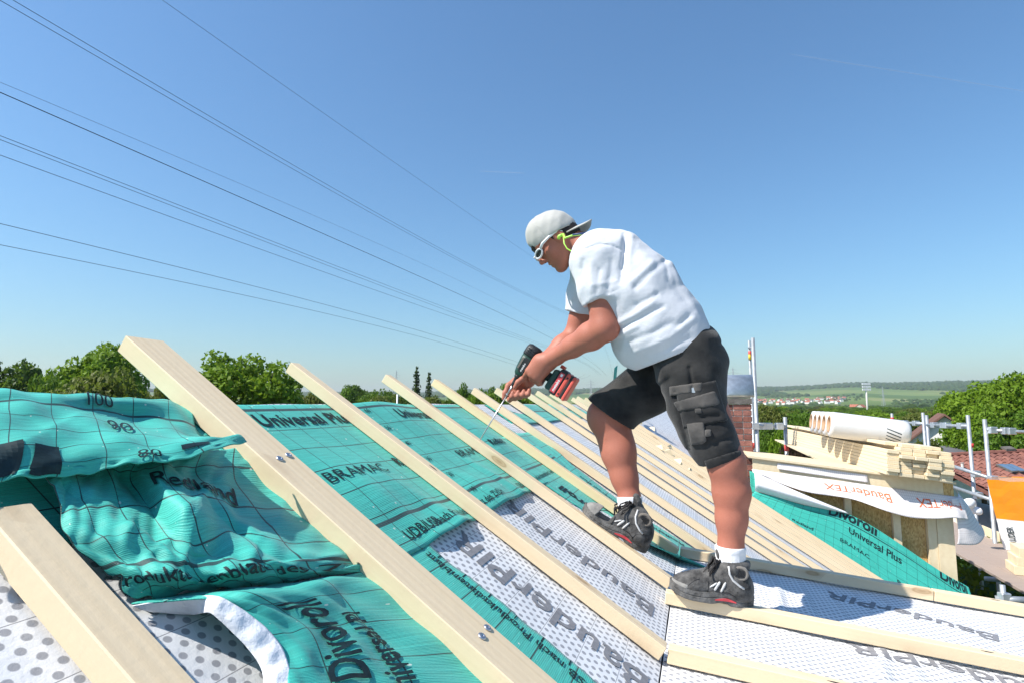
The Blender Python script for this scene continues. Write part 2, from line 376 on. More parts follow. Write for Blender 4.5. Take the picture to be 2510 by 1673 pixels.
def lettering(fn, body, u0, v0, du, dv, size, mat, parent, bold=0.0, sx=1.0, lift=.0028, center=False, shear=0.0, clip=None, maxe=.02):
    """fn(u,v)->point; (du,dv) is the reading direction in the sheet's own metres; the tops of the letters point 90 degrees left of it"""
    V, Fc = text_tris(body, size, bold, shear, sx, maxe)
    if len(V) == 0: return None
    d = unit(A(du, dv)); e = A(-d[1], d[0])
    if center: V[:, 0] -= (V[:, 0].min()+V[:, 0].max())/2
    UV = A(u0, v0)+V[:, :1]*d+V[:, 1:2]*e
    h = 1e-3; P = []
    for u, v in UV:
        p = np.asarray(fn(u, v)); a = np.asarray(fn(u+h, v))-p; b = np.asarray(fn(u, v+h))-p
        nn = np.cross(a, b); P.append(p+unit(nn)*lift)
    if clip: Fc = [f for f in Fc if all(clip(*UV[i]) for i in f)]
    mb = MB(); mb.add(P, Fc); return obj('lettering', mb, mat, parent)
def solid(o, th=.0012, off=-1):
    m = o.modifiers.new('thickness', 'SOLIDIFY'); m.thickness = th; m.offset = off; return o
def cr(p0, p1, p2, p3, t):
    return .5*(2*p1+(p2-p0)*t+(2*p0-5*p1+4*p2-p3)*t*t+(3*p1-p0-3*p2+p3)*t**3)
class Sheet:
    """smooth surface through a net of points (rows x columns), parametrised by rows 0..1 (v) and columns 0..1 (u)"""
    def __init__(s, net, ripple=None): s.n = np.array(net, float); s.r = ripple
    def at(s, u, v):
        R, C = s.n.shape[:2]; x = min(max(u, 0), 1)*(C-1); y = min(max(v, 0), 1)*(R-1)
        i = min(int(x), C-2); j = min(int(y), R-2); fx, fy = x-i, y-j
        def row(jj):
            jj = min(max(jj, 0), R-1)
            g = lambda ii: s.n[jj, min(max(ii, 0), C-1)] if 0 <= ii < C else (2*s.n[jj, 0]-s.n[jj, 1] if ii < 0 else 2*s.n[jj, C-1]-s.n[jj, C-2])
            return cr(g(i-1), g(i), g(i+1), g(i+2), fx)
        r0 = row(j-1) if j > 0 else 2*row(0)-row(1); r3 = row(j+2) if j+2 < R else 2*row(R-1)-row(R-2)
        p = cr(r0, row(j), row(j+1), r3, fy)
        return p + (s.r(u, v) if s.r is not None else 0)
def sheet_obj(name, sh, nu, nv, uvfn, mats, label, uvscale=None, th=.0012, parent=None):
    mb = MB(); mb.grid(sh.at, lin(0, 1, nu), lin(0, 1, nv), 0, uvfn)
    o = solid(obj(name, mb, mats, parent, True), th); 
    return tag(o, label, 'membrane') if parent is None else o
TEAL_MATS = [MAT['teal'], MAT['fleece']]

# "BauderPIR" printed on the facings, reading up the slope
fM = lambda t, s: P_m(t, s, -.008+wob(t, s))
fF = lambda t, q: P_f(t, -q, flat_off(t, -q))           # v runs up-slope here too
for t_, s_ in ((2.155, .045), (2.155, -1.9), (1.635, -.045+.0)):
    if s_ < 0 and t_ > 2: continue
    lettering(fM, 'BauderPIR', t_+.0, max(s_, .02), 0, 1, .150, MAT['grey_print'], house, .014, 1.0, .0022)
lettering(fF, 'BauderPIR', 2.66, -1.15, .16, .45, .125, MAT['grey_print'], house, .014, 1.06, .0022)
lettering(fF, 'BauderPIR', 2.235, -1.17, .03, .45, .135, MAT['grey_print'], house, .014, 1.06, .0022)

# ---- ridge strip, battened down between the broad batten and the chewed one
BT = [1.15, 1.78, 2.423, 2.95, 3.405]
def sag(t):
    for a, b in zip(BT[:-1], BT[1:]):
        if a <= t <= b: return math.sin(math.pi*(t-a)/(b-a))**2
    return 0
def ridge_pt(t, s, off):
    if s <= S_RIDGE-.02: return P_m(t, s, off)
    e = s-(S_RIDGE-.02); rr = .03                                # folded over the ridge
    a = min(e/rr, 2*AL); c = P_m(t, S_RIDGE-.02, off) - NM*rr
    nrm = math.cos(a)*NM+math.sin(a)*(-DN); tan = -math.sin(a)*NM+math.cos(a)*(-DN)
    return c+nrm*rr+tan*max(0, e-rr*2*AL)
def strip1(t, s):
    k = sag(t); lo = 1-max(0, min(1, (s-.66)/.5))
    wv = .006*k + .010*k*math.sin(9*s+4*t) + .007*k*math.sin(17*s-6*t+1)*lo
    wv += .016*lo*lo*math.exp(-((t-1.66+.35*(s-.66))/.05)**2) + .013*lo*math.exp(-((t-2.30+.30*(s-.66))/.045)**2)
    wv += .009*math.exp(-((t-1.48+.25*(s-.7))/.05)**2)*lo + .006*math.exp(-((t-2.05+.2*(s-.7))/.06)**2)*lo
    wv += .014*max(0, 1-abs(t-1.55)/.22)*max(0, 1-(s-.66)/.12)
    return ridge_pt(t, s, -.004+max(0, wv)*.95+(.002 if k > 0 else 0))
MAT['teal_strip'] = teal('teal_strip', thick=(.775, 1.305), uoff=.02, voff=.0)
mb = MB(); mb.grid(strip1, lin(1.12, 3.18, 150), lin(.665, 1.62, 66))
rs = solid(obj('roofing_membrane', mb, [MAT['teal_strip'], MAT['fleece']], None, True))
tag(rs, 'turquoise printed membrane strip along the ridge, held by the battens above the white board', 'membrane')
BP = MAT['black_print']
lettering(strip1, 'Universal Plus', 1.335, 1.222, 1, 0, .082, BP, rs, .022, .98)
lettering(strip1, 'Universal Plus', 2.12, 1.222, 1, 0, .082, BP, rs, .022, .98)
for t_ in (1.315, 2.20): lettering(strip1, 'BRAMAC', t_, .945, 1, 0, .062, BP, rs, .0, 1.25)
for t_ in (1.72, 2.62): lettering(strip1, 'Redland', t_, .965, 1, 0, .062, BP, rs, .02, .95)
lettering(strip1, 'UDB/USB', 1.375, .700, 1, 0, .05, BP, rs, .012, .9); lettering(strip1, 'nach Produktdatenblatt des ZVDH', 1.545, .700, 1, 0, .042, BP, rs, .006, .95)
lettering(strip1, 'UDB/USB nach Produktdatenblatt des ZVDH', 2.31, .70, 1, 0, .042, BP, rs, .006, .95)
for k, s_ in enumerate((.775, .875, .975, 1.075, 1.175, 1.285)):
    for t_ in (1.93-.0*k,): lettering(strip1, str(10*(k+1)), t_+.0, s_-.014, 1, 0, .034, BP, rs, .006)

# ---- strip running down the slope beside the broad batten (prints read up the slope)
def strip2(t, s):
    e = max(0, t-1.36)*8
    return P_m(t, s, -.0035+.002*math.sin(11*s+3)+.004*math.sin(5*s)**2*min(1, e)+(.006*math.sin(40*s)*math.sin(13*s) if t > 1.40 else 0)*.4)
MAT['teal_down'] = teal('teal_down_strip', gu=.5, uoff=.295, gv=.1)
mb = MB(); mb.grid(strip2, lin(1.155, 1.425, 22), lin(.0, .72, 90))
s2 = solid(obj('roofing_membrane', mb, [MAT['teal_down'], MAT['fleece']], None, True))
tag(s2, 'turquoise membrane strip running down the slope along the broad batten with screw pairs', 'membrane')
lettering(strip2, 'UDB/USB nach Produktdatenblatt des ZVDH', 1.392, .04, 0, 1, .042, BP, s2, .008, 1.05)
mb = MB()
for s_ in lin(.06, .62, 8): mb.add([strip2(t_, s2_)+NM*.0012 for t_, s2_ in ((1.40, s_), (1.422, s_), (1.422, s_+.0035), (1.40, s_+.0035))], [(0, 1, 2, 3)])
for s_ in lin(.06, .62, 12): mb.add([strip2(t_, s2_)+NM*.0012 for t_, s2_ in ((1.235, s_), (1.262, s_), (1.262, s_+.0035), (1.235, s_+.0035))], [(0, 1, 2, 3)])
mb.add([strip2(t_, s_)+NM*.0012 for s_ in lin(.0, .7, 30) for t_ in (1.247, 1.252)], [(2*i, 2*i+1, 2*i+3, 2*i+2) for i in range(29)])
obj('printed_mark', mb, BP, s2)

# ---- loose strip under the chewed batten, curling up at its lower end
def strip3(u, s):               # u 0..1 across
    a = [(1.30, 2.50), (.65, 2.63), (.45, 2.655), (.14, 2.745), (-.05, 2.84), (-.11, 2.86)]; b = [(1.03, 3.52), (.92, 3.43), (.69, 3.305), (.18, 3.30), (-.09, 3.36), (-.2, 3.40)]
    f = lambda L: float(np.interp(-s, [-p[0] for p in L], [p[1] for p in L]))
    t = f(a)*(1-u)+f(b)*u
    o = -.002+.005*math.sin(12*s+2*u)*abs(math.sin(3*u))
    L = max(0, 1-u*3.2); o += .05*L*L*max(0, min(1, (.42-s)/.42))**1.5 + .025*max(0, -s*5)*(1-u)
    Rr = max(0, (u-.62)/.38); o += .018*Rr**1.3*max(0, 1-abs(s-.78)/.35)
    o += .012*math.exp(-((u-.6)/.12)**2)*max(0, 1-abs(s-.9)/.3)
    return P_m(t, s, o)
MAT['teal_loose'] = teal('teal_loose', gu=.11, gv=.11)
mb = MB(); mb.grid(strip3, lin(0, 1, 46), lin(-.11, 1.02, 80), 0, lambda u, s: (u*.64+2.6, s))
s3 = solid(obj('roofing_membrane', mb, [MAT['teal_loose'], MAT['fleece']], None, True), .002)
tag(s3, 'loose turquoise membrane under the chewed batten, its edge curling up behind the boots', 'membrane')
fs3 = lambda u, s: strip3((u-2.6)/.64, s)
for s_ in (.30, -.22): lettering(fs3, 'Divoroll', 2.735, s_, 0, 1, .10, BP, s3, .03, .95)
lettering(fs3, 'Redland', 3.15, -.03, 0, 1, .065, BP, s3, .02, .95); lettering(fs3, 'Universal Plus', 3.14, .34, 0, 1, .05, BP, s3, .01, .95)
# ---- strip along the far ridge
def strip4(t, s): return ridge_pt(t, s, -.004+.004*math.sin(8*t+9*s)+.003*math.sin(19*s+3*t))
MAT['teal_far'] = teal('teal_far_strip', thick=(1.24,), gu=.22, voff=.04)
mb = MB(); mb.grid(strip4, lin(3.36, 8.2, 120), lin(1.10, 1.62, 30))
s4 = solid(obj('roofing_membrane', mb, [MAT['teal_far'], MAT['fleece']], None, True))
tag(s4, 'narrow turquoise membrane strip along the far part of the ridge', 'membrane')

# ---- crumpled sheets thrown over the near ridge, left of the broad batten
def net(rows): return [[onM(x, y, o) for x, y, o in r] for r in rows]
top = net([
 [(-260, 1010, -.16), (-90, 985, -.14), (60, 980, -.13), (170, 985, -.13), (290, 992, -.12), (390, 1000, -.11), (470, 1010, -.11)],
 [(-260, 958, .035), (-90, 957, .04), (60, 961, .045), (170, 967, .04), (290, 974, .03), (395, 983, .012), (470, 992, .004)],
 [(-260, 985, .052), (-90, 984, .06), (60, 989, .066), (170, 1000, .058), (290, 1020, .016), (400, 1030, .012), (480, 1048, .008)],
 [(-260, 1030, .06), (-90, 1028, .066), (60, 1030, .072), (180, 1034, .07), (300, 1047, .062), (415, 1062, .036), (500, 1075, .018)],
 [(-260, 1078, .066), (-90, 1078, .07), (60, 1076, .076), (190, 1074, .078), (320, 1076, .088), (440, 1080, .092), (545, 1074, .086)],
 [(-260, 1140, .066), (-90, 1138, .066), (60, 1130, .07), (200, 1116, .078), (330, 1108, .092), (455, 1100, .104), (580, 1066, .094)],
 [(-260, 1192, .058), (-90, 1188, .058), (40, 1178, .06), (170, 1168, .062), (258, 1142, .074), (340, 1135, .07), (420, 1130, .068)],
])
# lower edge: torn, with its corner lifted over the batten
for i, (x, y, o) in enumerate([(-260, 1195, .06), (-90, 1190, .058), (40, 1176, .058), (200, 1160, .060), (330, 1137, .088), (470, 1119, .106), (605, 1080, .090)]): top[6][i] = onM(x, y, o)
def crz(u, v, a, b, c, w_): d = abs(((a*u+b*v+c+.12*math.sin(7*u+5*v)) % 1)-.5); return math.exp(-(d/w_)**1.2)
def rip(u, v): return NM*(+.002*crz(u, v, 1.7, 1.1, .2, .07)-.0015*crz(u, v, 2.3, -1.6, .6, .06)+.0035*math.sin(23*u+9*v)*math.sin(11*v)+.002*math.sin(41*u-17*v)+(.004*math.sin(60*u)*math.sin(23*u) if v > .93 else 0))
SH1 = Sheet(top, rip)
MAT['teal_big'] = teal('teal_big_print', gu=.115, gv=.095, thick=(.4635,), voff=.0115)
UV1 = lambda u, v: (u*.80, (1-v)*.68)
d1 = sheet_obj('roofing_membrane', SH1, 110, 90, UV1, [MAT['teal_big'], MAT['fleece']], 'turquoise membrane numbered 90 and 80, draped over the ridge with a torn curling edge', th=.0025)
iv1 = lambda a, b: SH1.at(a/.80, 1-b/.68)
def num(t, px, py, size, dr=1):
    # find the print position whose projection lies nearest the spot
    best = min(((a, b) for a in lin(.05, .78, 70) for b in lin(.02, .6, 60)), key=lambda ab: dist_px(iv1(*ab), px, py))
    lettering(iv1, t, best[0], best[1], 1, 0, size, BP, d1, .004, .60, lift=.007, maxe=.008)
def dist_px(P, px, py):
    z = P@FW; return math.hypot(IW/2+F_PX*P[0]/z-px, IH/2-F_PX*(P@UP)/z-py)
num('90', 262, 1056, .125); num('80', 332, 1126, .10); num('100', 195, 990, .09)
def bar(px, py, wx, ln_):
    mb = MB()
    a, b = min(((a, b) for a in lin(.05, .78, 70) for b in lin(.02, .5, 60)), key=lambda ab: dist_px(iv1(*ab), px, py))
    us = lin(a, a+wx, 6); vs = lin(b, max(.012, b-ln_), 12)
    mb.add([iv1(x_, y_)+unit(np.cross(iv1(x_+.001, y_)-iv1(x_, y_), iv1(x_, y_+.001)-iv1(x_, y_)))*.0045 for y_ in vs for x_ in us], [(j*6+i, j*6+i+1, (j+1)*6+i+1, (j+1)*6+i) for j in range(11) for i in range(5)])
    obj('printed_bar', mb, BP, d1)
bar(78, 1090, .066, .175); bar(-14, 1094, .060, .18); bar(446, 1092, .07, .045); bar(-110, 1096, .055, .18)

low = net([
 [(100, 1150, .03), (180, 1140, .03), (262, 1135, .020), (330, 1128, .03), (400, 1120, .035), (480, 1110, .03), (560, 1100, .02), (640, 1110, .01)],
 [(118, 1185, .036), (185, 1172, .038), (258, 1162, .018), (315, 1168, .014), (390, 1150, .06), (470, 1155, .035), (555, 1160, .014), (665, 1170, .004)],
 [(142, 1240, .038), (205, 1222, .044), (285, 1222, .034), (350, 1232, .018), (420, 1195, .074), (505, 1210, .042), (590, 1222, .018), (715, 1232, .004)],
 [(158, 1300, .036), (230, 1290, .046), (310, 1280, .050), (378, 1275, .034), (455, 1255, .082), (545, 1262, .046), (640, 1285, .03), (775, 1290, .006)],
 [(178, 1335, .030), (255, 1325, .044), (340, 1318, .054), (415, 1330, .050), (490, 1345, .058), (580, 1310, .040), (680, 1330, .042), (815, 1335, .006)],
 [(235, 1372, .026), (300, 1375, .034), (375, 1368, .046), (450, 1365, .06), (530, 1372, .046), (620, 1365, .058), (715, 1368, .05), (850, 1365, .006)],
 [(285, 1405, .022), (345, 1410, .04), (420, 1405, .058), (495, 1412, .045), (570, 1400, .066), (655, 1390, .054), (740, 1392, .045), (878, 1385, .006)],
 [(300, 1432, .018), (365, 1440, .022), (440, 1432, .034), (515, 1428, .034), (595, 1424, .04), (675, 1414, .034), (755, 1406, .03), (890, 1394, .005)],
 [(318, 1462, .008), (385, 1462, .006), (460, 1448, .004), (535, 1440, .006), (610, 1434, .008), (690, 1424, .006), (765, 1414, .006), (893, 1400, .003)],
])
def rip2(u, v): return NM*(.005*crz(u, v, 1.3, 1.9, .1, .06)-.005*crz(u, v, 2.1, -1.2, .4, .06)+.003*crz(u, v, 3.1, 2.2, .8, .05)+.004*math.sin(19*u+13*v)*math.sin(9*v+3*u)+.0025*math.sin(37*u-21*v)+.0015*math.sin(71*u+33*v))
SH2 = Sheet(low, rip2)
MAT['teal_crumple'] = teal('teal_crumpled', gu=.085, gv=.10, thick=(.175,), voff=.03)
UV2 = lambda u, v: (u*.58, (1-v)*.52)
d2 = sheet_obj('roofing_membrane', SH2, 120, 110, UV2, [MAT['teal_crumple'], MAT['fleece']], 'crumpled turquoise membrane lying in folds below the numbered sheet', th=.002)
iv2 = lambda a, b: SH2.at(a/.58, 1-b/.52)
lettering(iv2, 'Produktdatenblatt des ZVDH', .01, .105, 1, 0, .055, BP, d2, .012, 1.0, lift=.005, maxe=.008, clip=lambda a, b: a > .005 and b > 0)
lettering(iv2, 'Redland', .30, .41, 1, -.22, .058, BP, d2, .01, 1.0, lift=.005, maxe=.008)

bot = net([
 [(322, 1480, .004), (420, 1462, .004), (520, 1448, .008), (610, 1440, .012), (700, 1430, .012), (790, 1418, .010), (895, 1402, .003)],
 [(520, 1470, .055), (560, 1462, .066), (605, 1456, .070), (680, 1446, .060), (760, 1434, .046), (825, 1420, .03), (918, 1416, .004)],
 [(600, 1500, .06), (640, 1495, .066), (685, 1488, .060), (750, 1478, .050), (815, 1468, .036), (862, 1462, .022), (965, 1456, .003)],
 [(655, 1545, .055), (700, 1540, .056), (745, 1532, .050), (800, 1525, .040), (855, 1516, .028), (905, 1512, .020), (1025, 1504, .003)],
 [(690, 1600, .05), (735, 1598, .05), (785, 1590, .044), (845, 1582, .036), (905, 1576, .026), (965, 1570, .016), (1100, 1562, .003)],
 [(705, 1670, .045), (755, 1668, .045), (815, 1660, .040), (880, 1652, .032), (950, 1645, .024), (1030, 1640, .015), (1180, 1630, .003)],
 [(700, 1760, .04), (765, 1755, .04), (830, 1750, .036), (910, 1745, .030), (990, 1740, .022), (1085, 1735, .015), (1260, 1720, .003)],
])
SH3 = Sheet(bot, lambda u, v: NM*(.003*math.sin(17*u+11*v)*math.sin(7*v)+.0015*math.sin(33*u-15*v)))
MAT['teal_fold'] = teal('teal_folded_strip', gu=.135, gv=.145, uoff=.04)
UV3 = lambda u, v: (u*.30, (1-v)*.62)
d3 = sheet_obj('roofing_membrane', SH3, 70, 90, UV3, [MAT['teal_fold'], MAT['fleece']], 'folded turquoise membrane with big letters, showing its white underside at the bottom', th=.002)
iv3 = lambda a, b: SH3.at(a/.30, 1-b/.62)
lettering(iv3, 'Divoroll', .165, .08, 0, 1, .105, BP, d3, .018, 1.0, lift=.005, maxe=.008)
lettering(iv3, 'Universal Pl', .235, .0, 0, 1, .07, BP, d3, .02, 1.0, lift=.005, maxe=.008, clip=lambda a, b: b < .36)
# its turned-up white underside
und = net([
 [(325, 1482, .006), (420, 1466, .03), (500, 1458, .052), (545, 1466, .066), (605, 1502, .062), (660, 1548, .056), (697, 1602, .05), (712, 1672, .045), (705, 1760, .04)],
 [(345, 1490, .004), (440, 1480, .018), (498, 1474, .044), (530, 1485, .062), (580, 1525, .058), (630, 1572, .052), (663, 1622, .046), (676, 1680, .042), (670, 1765, .036)],
 [(375, 1496, -.003), (455, 1502, -.002), (490, 1502, .02), (520, 1502, .050), (562, 1540, .048), (606, 1586, .042), (640, 1636, .036), (648, 1690, .032), (640, 1770, .028)],
])
SH4 = Sheet(und, lambda u, v: NM*(.002*math.sin(55*u)*math.sin(3*v)))
mb = MB(); mb.grid(SH4.at, lin(0, 1, 110), lin(0, 1, 22)); solid(obj('underside', mb, MAT['fleece'], d3, True), .002)
# small bit of turquoise left under the crumpled sheets
mb = MB(); mb.grid(lambda a, b: P_m(a, b, -.0045), lin(.60, 1.13, 40), lin(.95, 1.35, 30))
tag(solid(obj('roofing_membrane', mb, [MAT['teal_big'], MAT['fleece']], None, True)), 'shadowed turquoise membrane hidden under the draped sheet beside the bottom corner batten', 'membrane')
# ------------------------------------------------------------------ implicit surfaces for the figure, its clothes and boots
class Field:
    def __init__(s, lo, hi, h):
        s.lo = np.array(lo, np.float32); s.h = h; s.n = np.ceil((np.array(hi)-np.array(lo))/h).astype(int)+1
        s.F = np.full(s.n, 9.0, np.float32)
    def win(s, lo, hi):
        i0 = np.clip(np.floor((np.array(lo)-s.lo)/s.h).astype(int), 0, s.n); i1 = np.clip(np.ceil((np.array(hi)-s.lo)/s.h).astype(int)+1, 0, s.n)
        sl_ = tuple(slice(a, b) for a, b in zip(i0, i1))
        ax = [(s.lo[k]+s.h*np.arange(i0[k], i1[k])).astype(np.float32) for k in range(3)]
        return sl_, ax
    def put(s, sl_, d, k, op):
        G = s.F[sl_]
        if G.size == 0: return
        if op == 'sub':
            d = -d; hh = np.maximum(k-np.abs(G-d), 0)/k if k else 0; s.F[sl_] = np.maximum(G, d)+(hh*hh*k*.25 if k else 0)
        else:
            hh = np.maximum(k-np.abs(G-d), 0)/k if k else 0; s.F[sl_] = np.minimum(G, d)-(hh*hh*k*.25 if k else 0)
    def cone(s, a, b, ra, rb, k=.02, op='add'):
        a = np.asarray(a, float); b = np.asarray(b, float); m = max(ra, rb)+k+.02
        sl_, (x, y, z) = s.win(np.minimum(a, b)-m, np.maximum(a, b)+m)
        d = b-a; L2 = float(d@d)+1e-12
        X = x[:, None, None]-np.float32(a[0]); Y = y[None, :, None]-np.float32(a[1]); Zz = z[None, None, :]-np.float32(a[2])
        t = np.clip((X*np.float32(d[0])+Y*np.float32(d[1])+Zz*np.float32(d[2]))/np.float32(L2), 0, 1)
        D = np.sqrt((X-t*np.float32(d[0]))**2+(Y-t*np.float32(d[1]))**2+(Zz-t*np.float32(d[2]))**2)-(np.float32(ra)+t*np.float32(rb-ra))
        s.put(sl_, D, k, op); return s
    def chain(s, pts, rs, k=.02, op='add'):
        for i in range(len(pts)-1): s.cone(pts[i], pts[i+1], rs[i], rs[i+1], k, op)
        return s
    def ell(s, c, axes, rad, k=.02, op='add'):
        c = np.asarray(c, float); m = max(rad)+k+.02; sl_, (x, y, z) = s.win(c-m, c+m)
        X = x[:, None, None]-np.float32(c[0]); Y = y[None, :, None]-np.float32(c[1]); Zz = z[None, None, :]-np.float32(c[2])
        q = 0; q2 = 0
        for a, r in zip(axes, rad):
            p = (X*np.float32(a[0])+Y*np.float32(a[1])+Zz*np.float32(a[2])); q = q+(p/np.float32(r))**2; q2 = q2+(p/np.float32(r*r))**2
        k0 = np.sqrt(q); k1 = np.sqrt(q2)+1e-6
        s.put(sl_, k0*(k0-1)/k1, k, op); return s
    def pts(s):
        return [(s.lo[k]+s.h*np.arange(s.n[k])).astype(np.float32) for k in range(3)]
    def plane(s, o, n):             # distance field of a half space, positive on the side of n
        x, y, z = s.pts(); n = unit(n)
        return x[:, None, None]*np.float32(n[0])+y[None, :, None]*np.float32(n[1])+z[None, None, :]*np.float32(n[2])-np.float32(np.dot(o, n))
    def pix(s):
        x, y, z = s.pts(); dz = (y[None, :, None]*np.float32(FW[1])+z[None, None, :]*np.float32(FW[2]))
        return np.float32(IW/2)+np.float32(F_PX)*x[:, None, None]/dz, np.float32(IH/2)-np.float32(F_PX)*(y[None, :, None]*np.float32(UP[1])+z[None, None, :]*np.float32(UP[2]))/dz
    def mesh(s, name, smooth_it=1):
        F = s.F; S = F < 0; n = s.n
        c = np.zeros(tuple(n-1), np.int8)
        for i in (0, 1):
            for j in (0, 1):
                for k in (0, 1): c += S[i:n[0]-1+i, j:n[1]-1+j, k:n[2]-1+k]
        act = np.argwhere((c > 0) & (c < 8)); idx = np.full(tuple(n-1), -1, np.int32); idx[tuple(act.T)] = np.arange(len(act))
        corners = [(i, j, k) for i in (0, 1) for j in (0, 1) for k in (0, 1)]
        val = {q: F[act[:, 0]+q[0], act[:, 1]+q[1], act[:, 2]+q[2]] for q in corners}
        acc = np.zeros((len(act), 3), np.float32); cnt = np.zeros(len(act), np.float32)
        for q in corners:
            for ax in range(3):
                if q[ax] == 0:
                    q2 = list(q); q2[ax] = 1; q2 = tuple(q2); a, b = val[q], val[q2]; m = (a < 0) != (b < 0)
                    t = np.where(m, a/np.where(m, a-b, 1), 0); p = np.array(q, np.float32)[None, :].repeat(len(act), 0); p[:, ax] = t
                    acc += p*m[:, None]; cnt += m
        V = s.lo+s.h*(act+acc/np.maximum(cnt, 1)[:, None])
        Q = []
        for ax in range(3):
            sa = [slice(None)]*3; sb = [slice(None)]*3; sa[ax] = slice(0, -1); sb[ax] = slice(1, None)
            A0 = S[tuple(sa)]; B0 = S[tuple(sb)]; e = np.argwhere(A0 != B0)
            o1, o2 = [(1, 2), (2, 0), (0, 1)][ax]
            ok = (e[:, o1] > 0) & (e[:, o2] > 0) & (e[:, o1] < n[o1]-1) & (e[:, o2] < n[o2]-1); e = e[ok]
            def at(d1, d2): w_ = e.copy(); w_[:, o1] += d1; w_[:, o2] += d2; return idx[tuple(w_.T)]
            q = np.stack([at(-1, -1), at(0, -1), at(0, 0), at(-1, 0)], 1); fl = ~A0[tuple(e.T)]; q[fl] = q[fl][:, ::-1]
            Q.append(q[(q >= 0).all(1)])
        Q = np.concatenate(Q)
        for _ in range(smooth_it):
            a = np.zeros_like(V); w_ = np.zeros(len(V), np.float32)
            for i in range(4):
                j = (i+1) % 4
                np.add.at(a, Q[:, i], V[Q[:, j]]); np.add.at(w_, Q[:, i], 1); np.add.at(a, Q[:, j], V[Q[:, i]]); np.add.at(w_, Q[:, j], 1)
            V = V*.45+.55*a/np.maximum(w_, 1)[:, None]
        me = bpy.data.meshes.new(name); me.vertices.add(len(V)); me.vertices.foreach_set('co', V.astype(np.float32).ravel())
        me.loops.add(len(Q)*4); me.loops.foreach_set('vertex_index', Q.astype(np.int32).ravel())
        me.polygons.add(len(Q)); me.polygons.foreach_set('loop_start', np.arange(0, len(Q)*4, 4, dtype=np.int32))
        me.polygons.foreach_set('use_smooth', np.ones(len(Q), bool)); me.update(calc_edges=True); me.validate()
        return me
# ------------------------------------------------------------------ the roofer
T = lambda x, y, t: onT(x, y, t)
J = dict(
 Lhip=T(1700, 905, 2.335), Lknee=T(1782, 1130, 2.30), Lcalf=T(1793, 1205, 2.30), Lank=T(1791, 1345, 2.30), Lfoot=T(1790, 1420, 2.30),
 Rhip=T(1645, 915, 2.55), Rknee=T(1487, 1022, 2.56), Rcalf=T(1514, 1110, 2.545), Rank=T(1545, 1225, 2.51), Rfoot=T(1545, 1290, 2.50),
 Lsh=T(1462, 640, 2.265), Lel=T(1484, 803, 2.24), Lwr=T(1364, 872, 2.385),
 Rsh=T(1452, 655, 2.60), Rel=T(1412, 822, 2.63), Rwr=T(1307, 916, 2.505),
 neck=T(1452, 622, 2.44), C0=T(1357, 581, 2.46))
person = empty('person', J['Lfoot']-Z*.1, 'man in white t-shirt and black work shorts bending over a batten with a drill', 'person')
hp = math.radians(42)
Fh = unit(A(-math.cos(hp), .06, -math.sin(hp))); Lh = unit(np.cross(Z, Fh)); Lh = unit(Lh-Fh*(Lh@Fh)); Uh = np.cross(Fh, Lh)
H = lambda f, l, u: J['C0']+Fh*f+Lh*l+Uh*u        # forward, towards his left (our side), up
AX = (Fh, Lh, Uh)

# drill axis first: the hands close round it
TIP = onM(1176, 1077, .042); TIP = P_m(2.428, ts(TIP)[1], .042)
DA = NM; DG = DN; DS = -R_                           # along the bit, down the grip, towards us
D = lambda a, g, s_=0: TIP+DA*a+DG*g+DS*s_

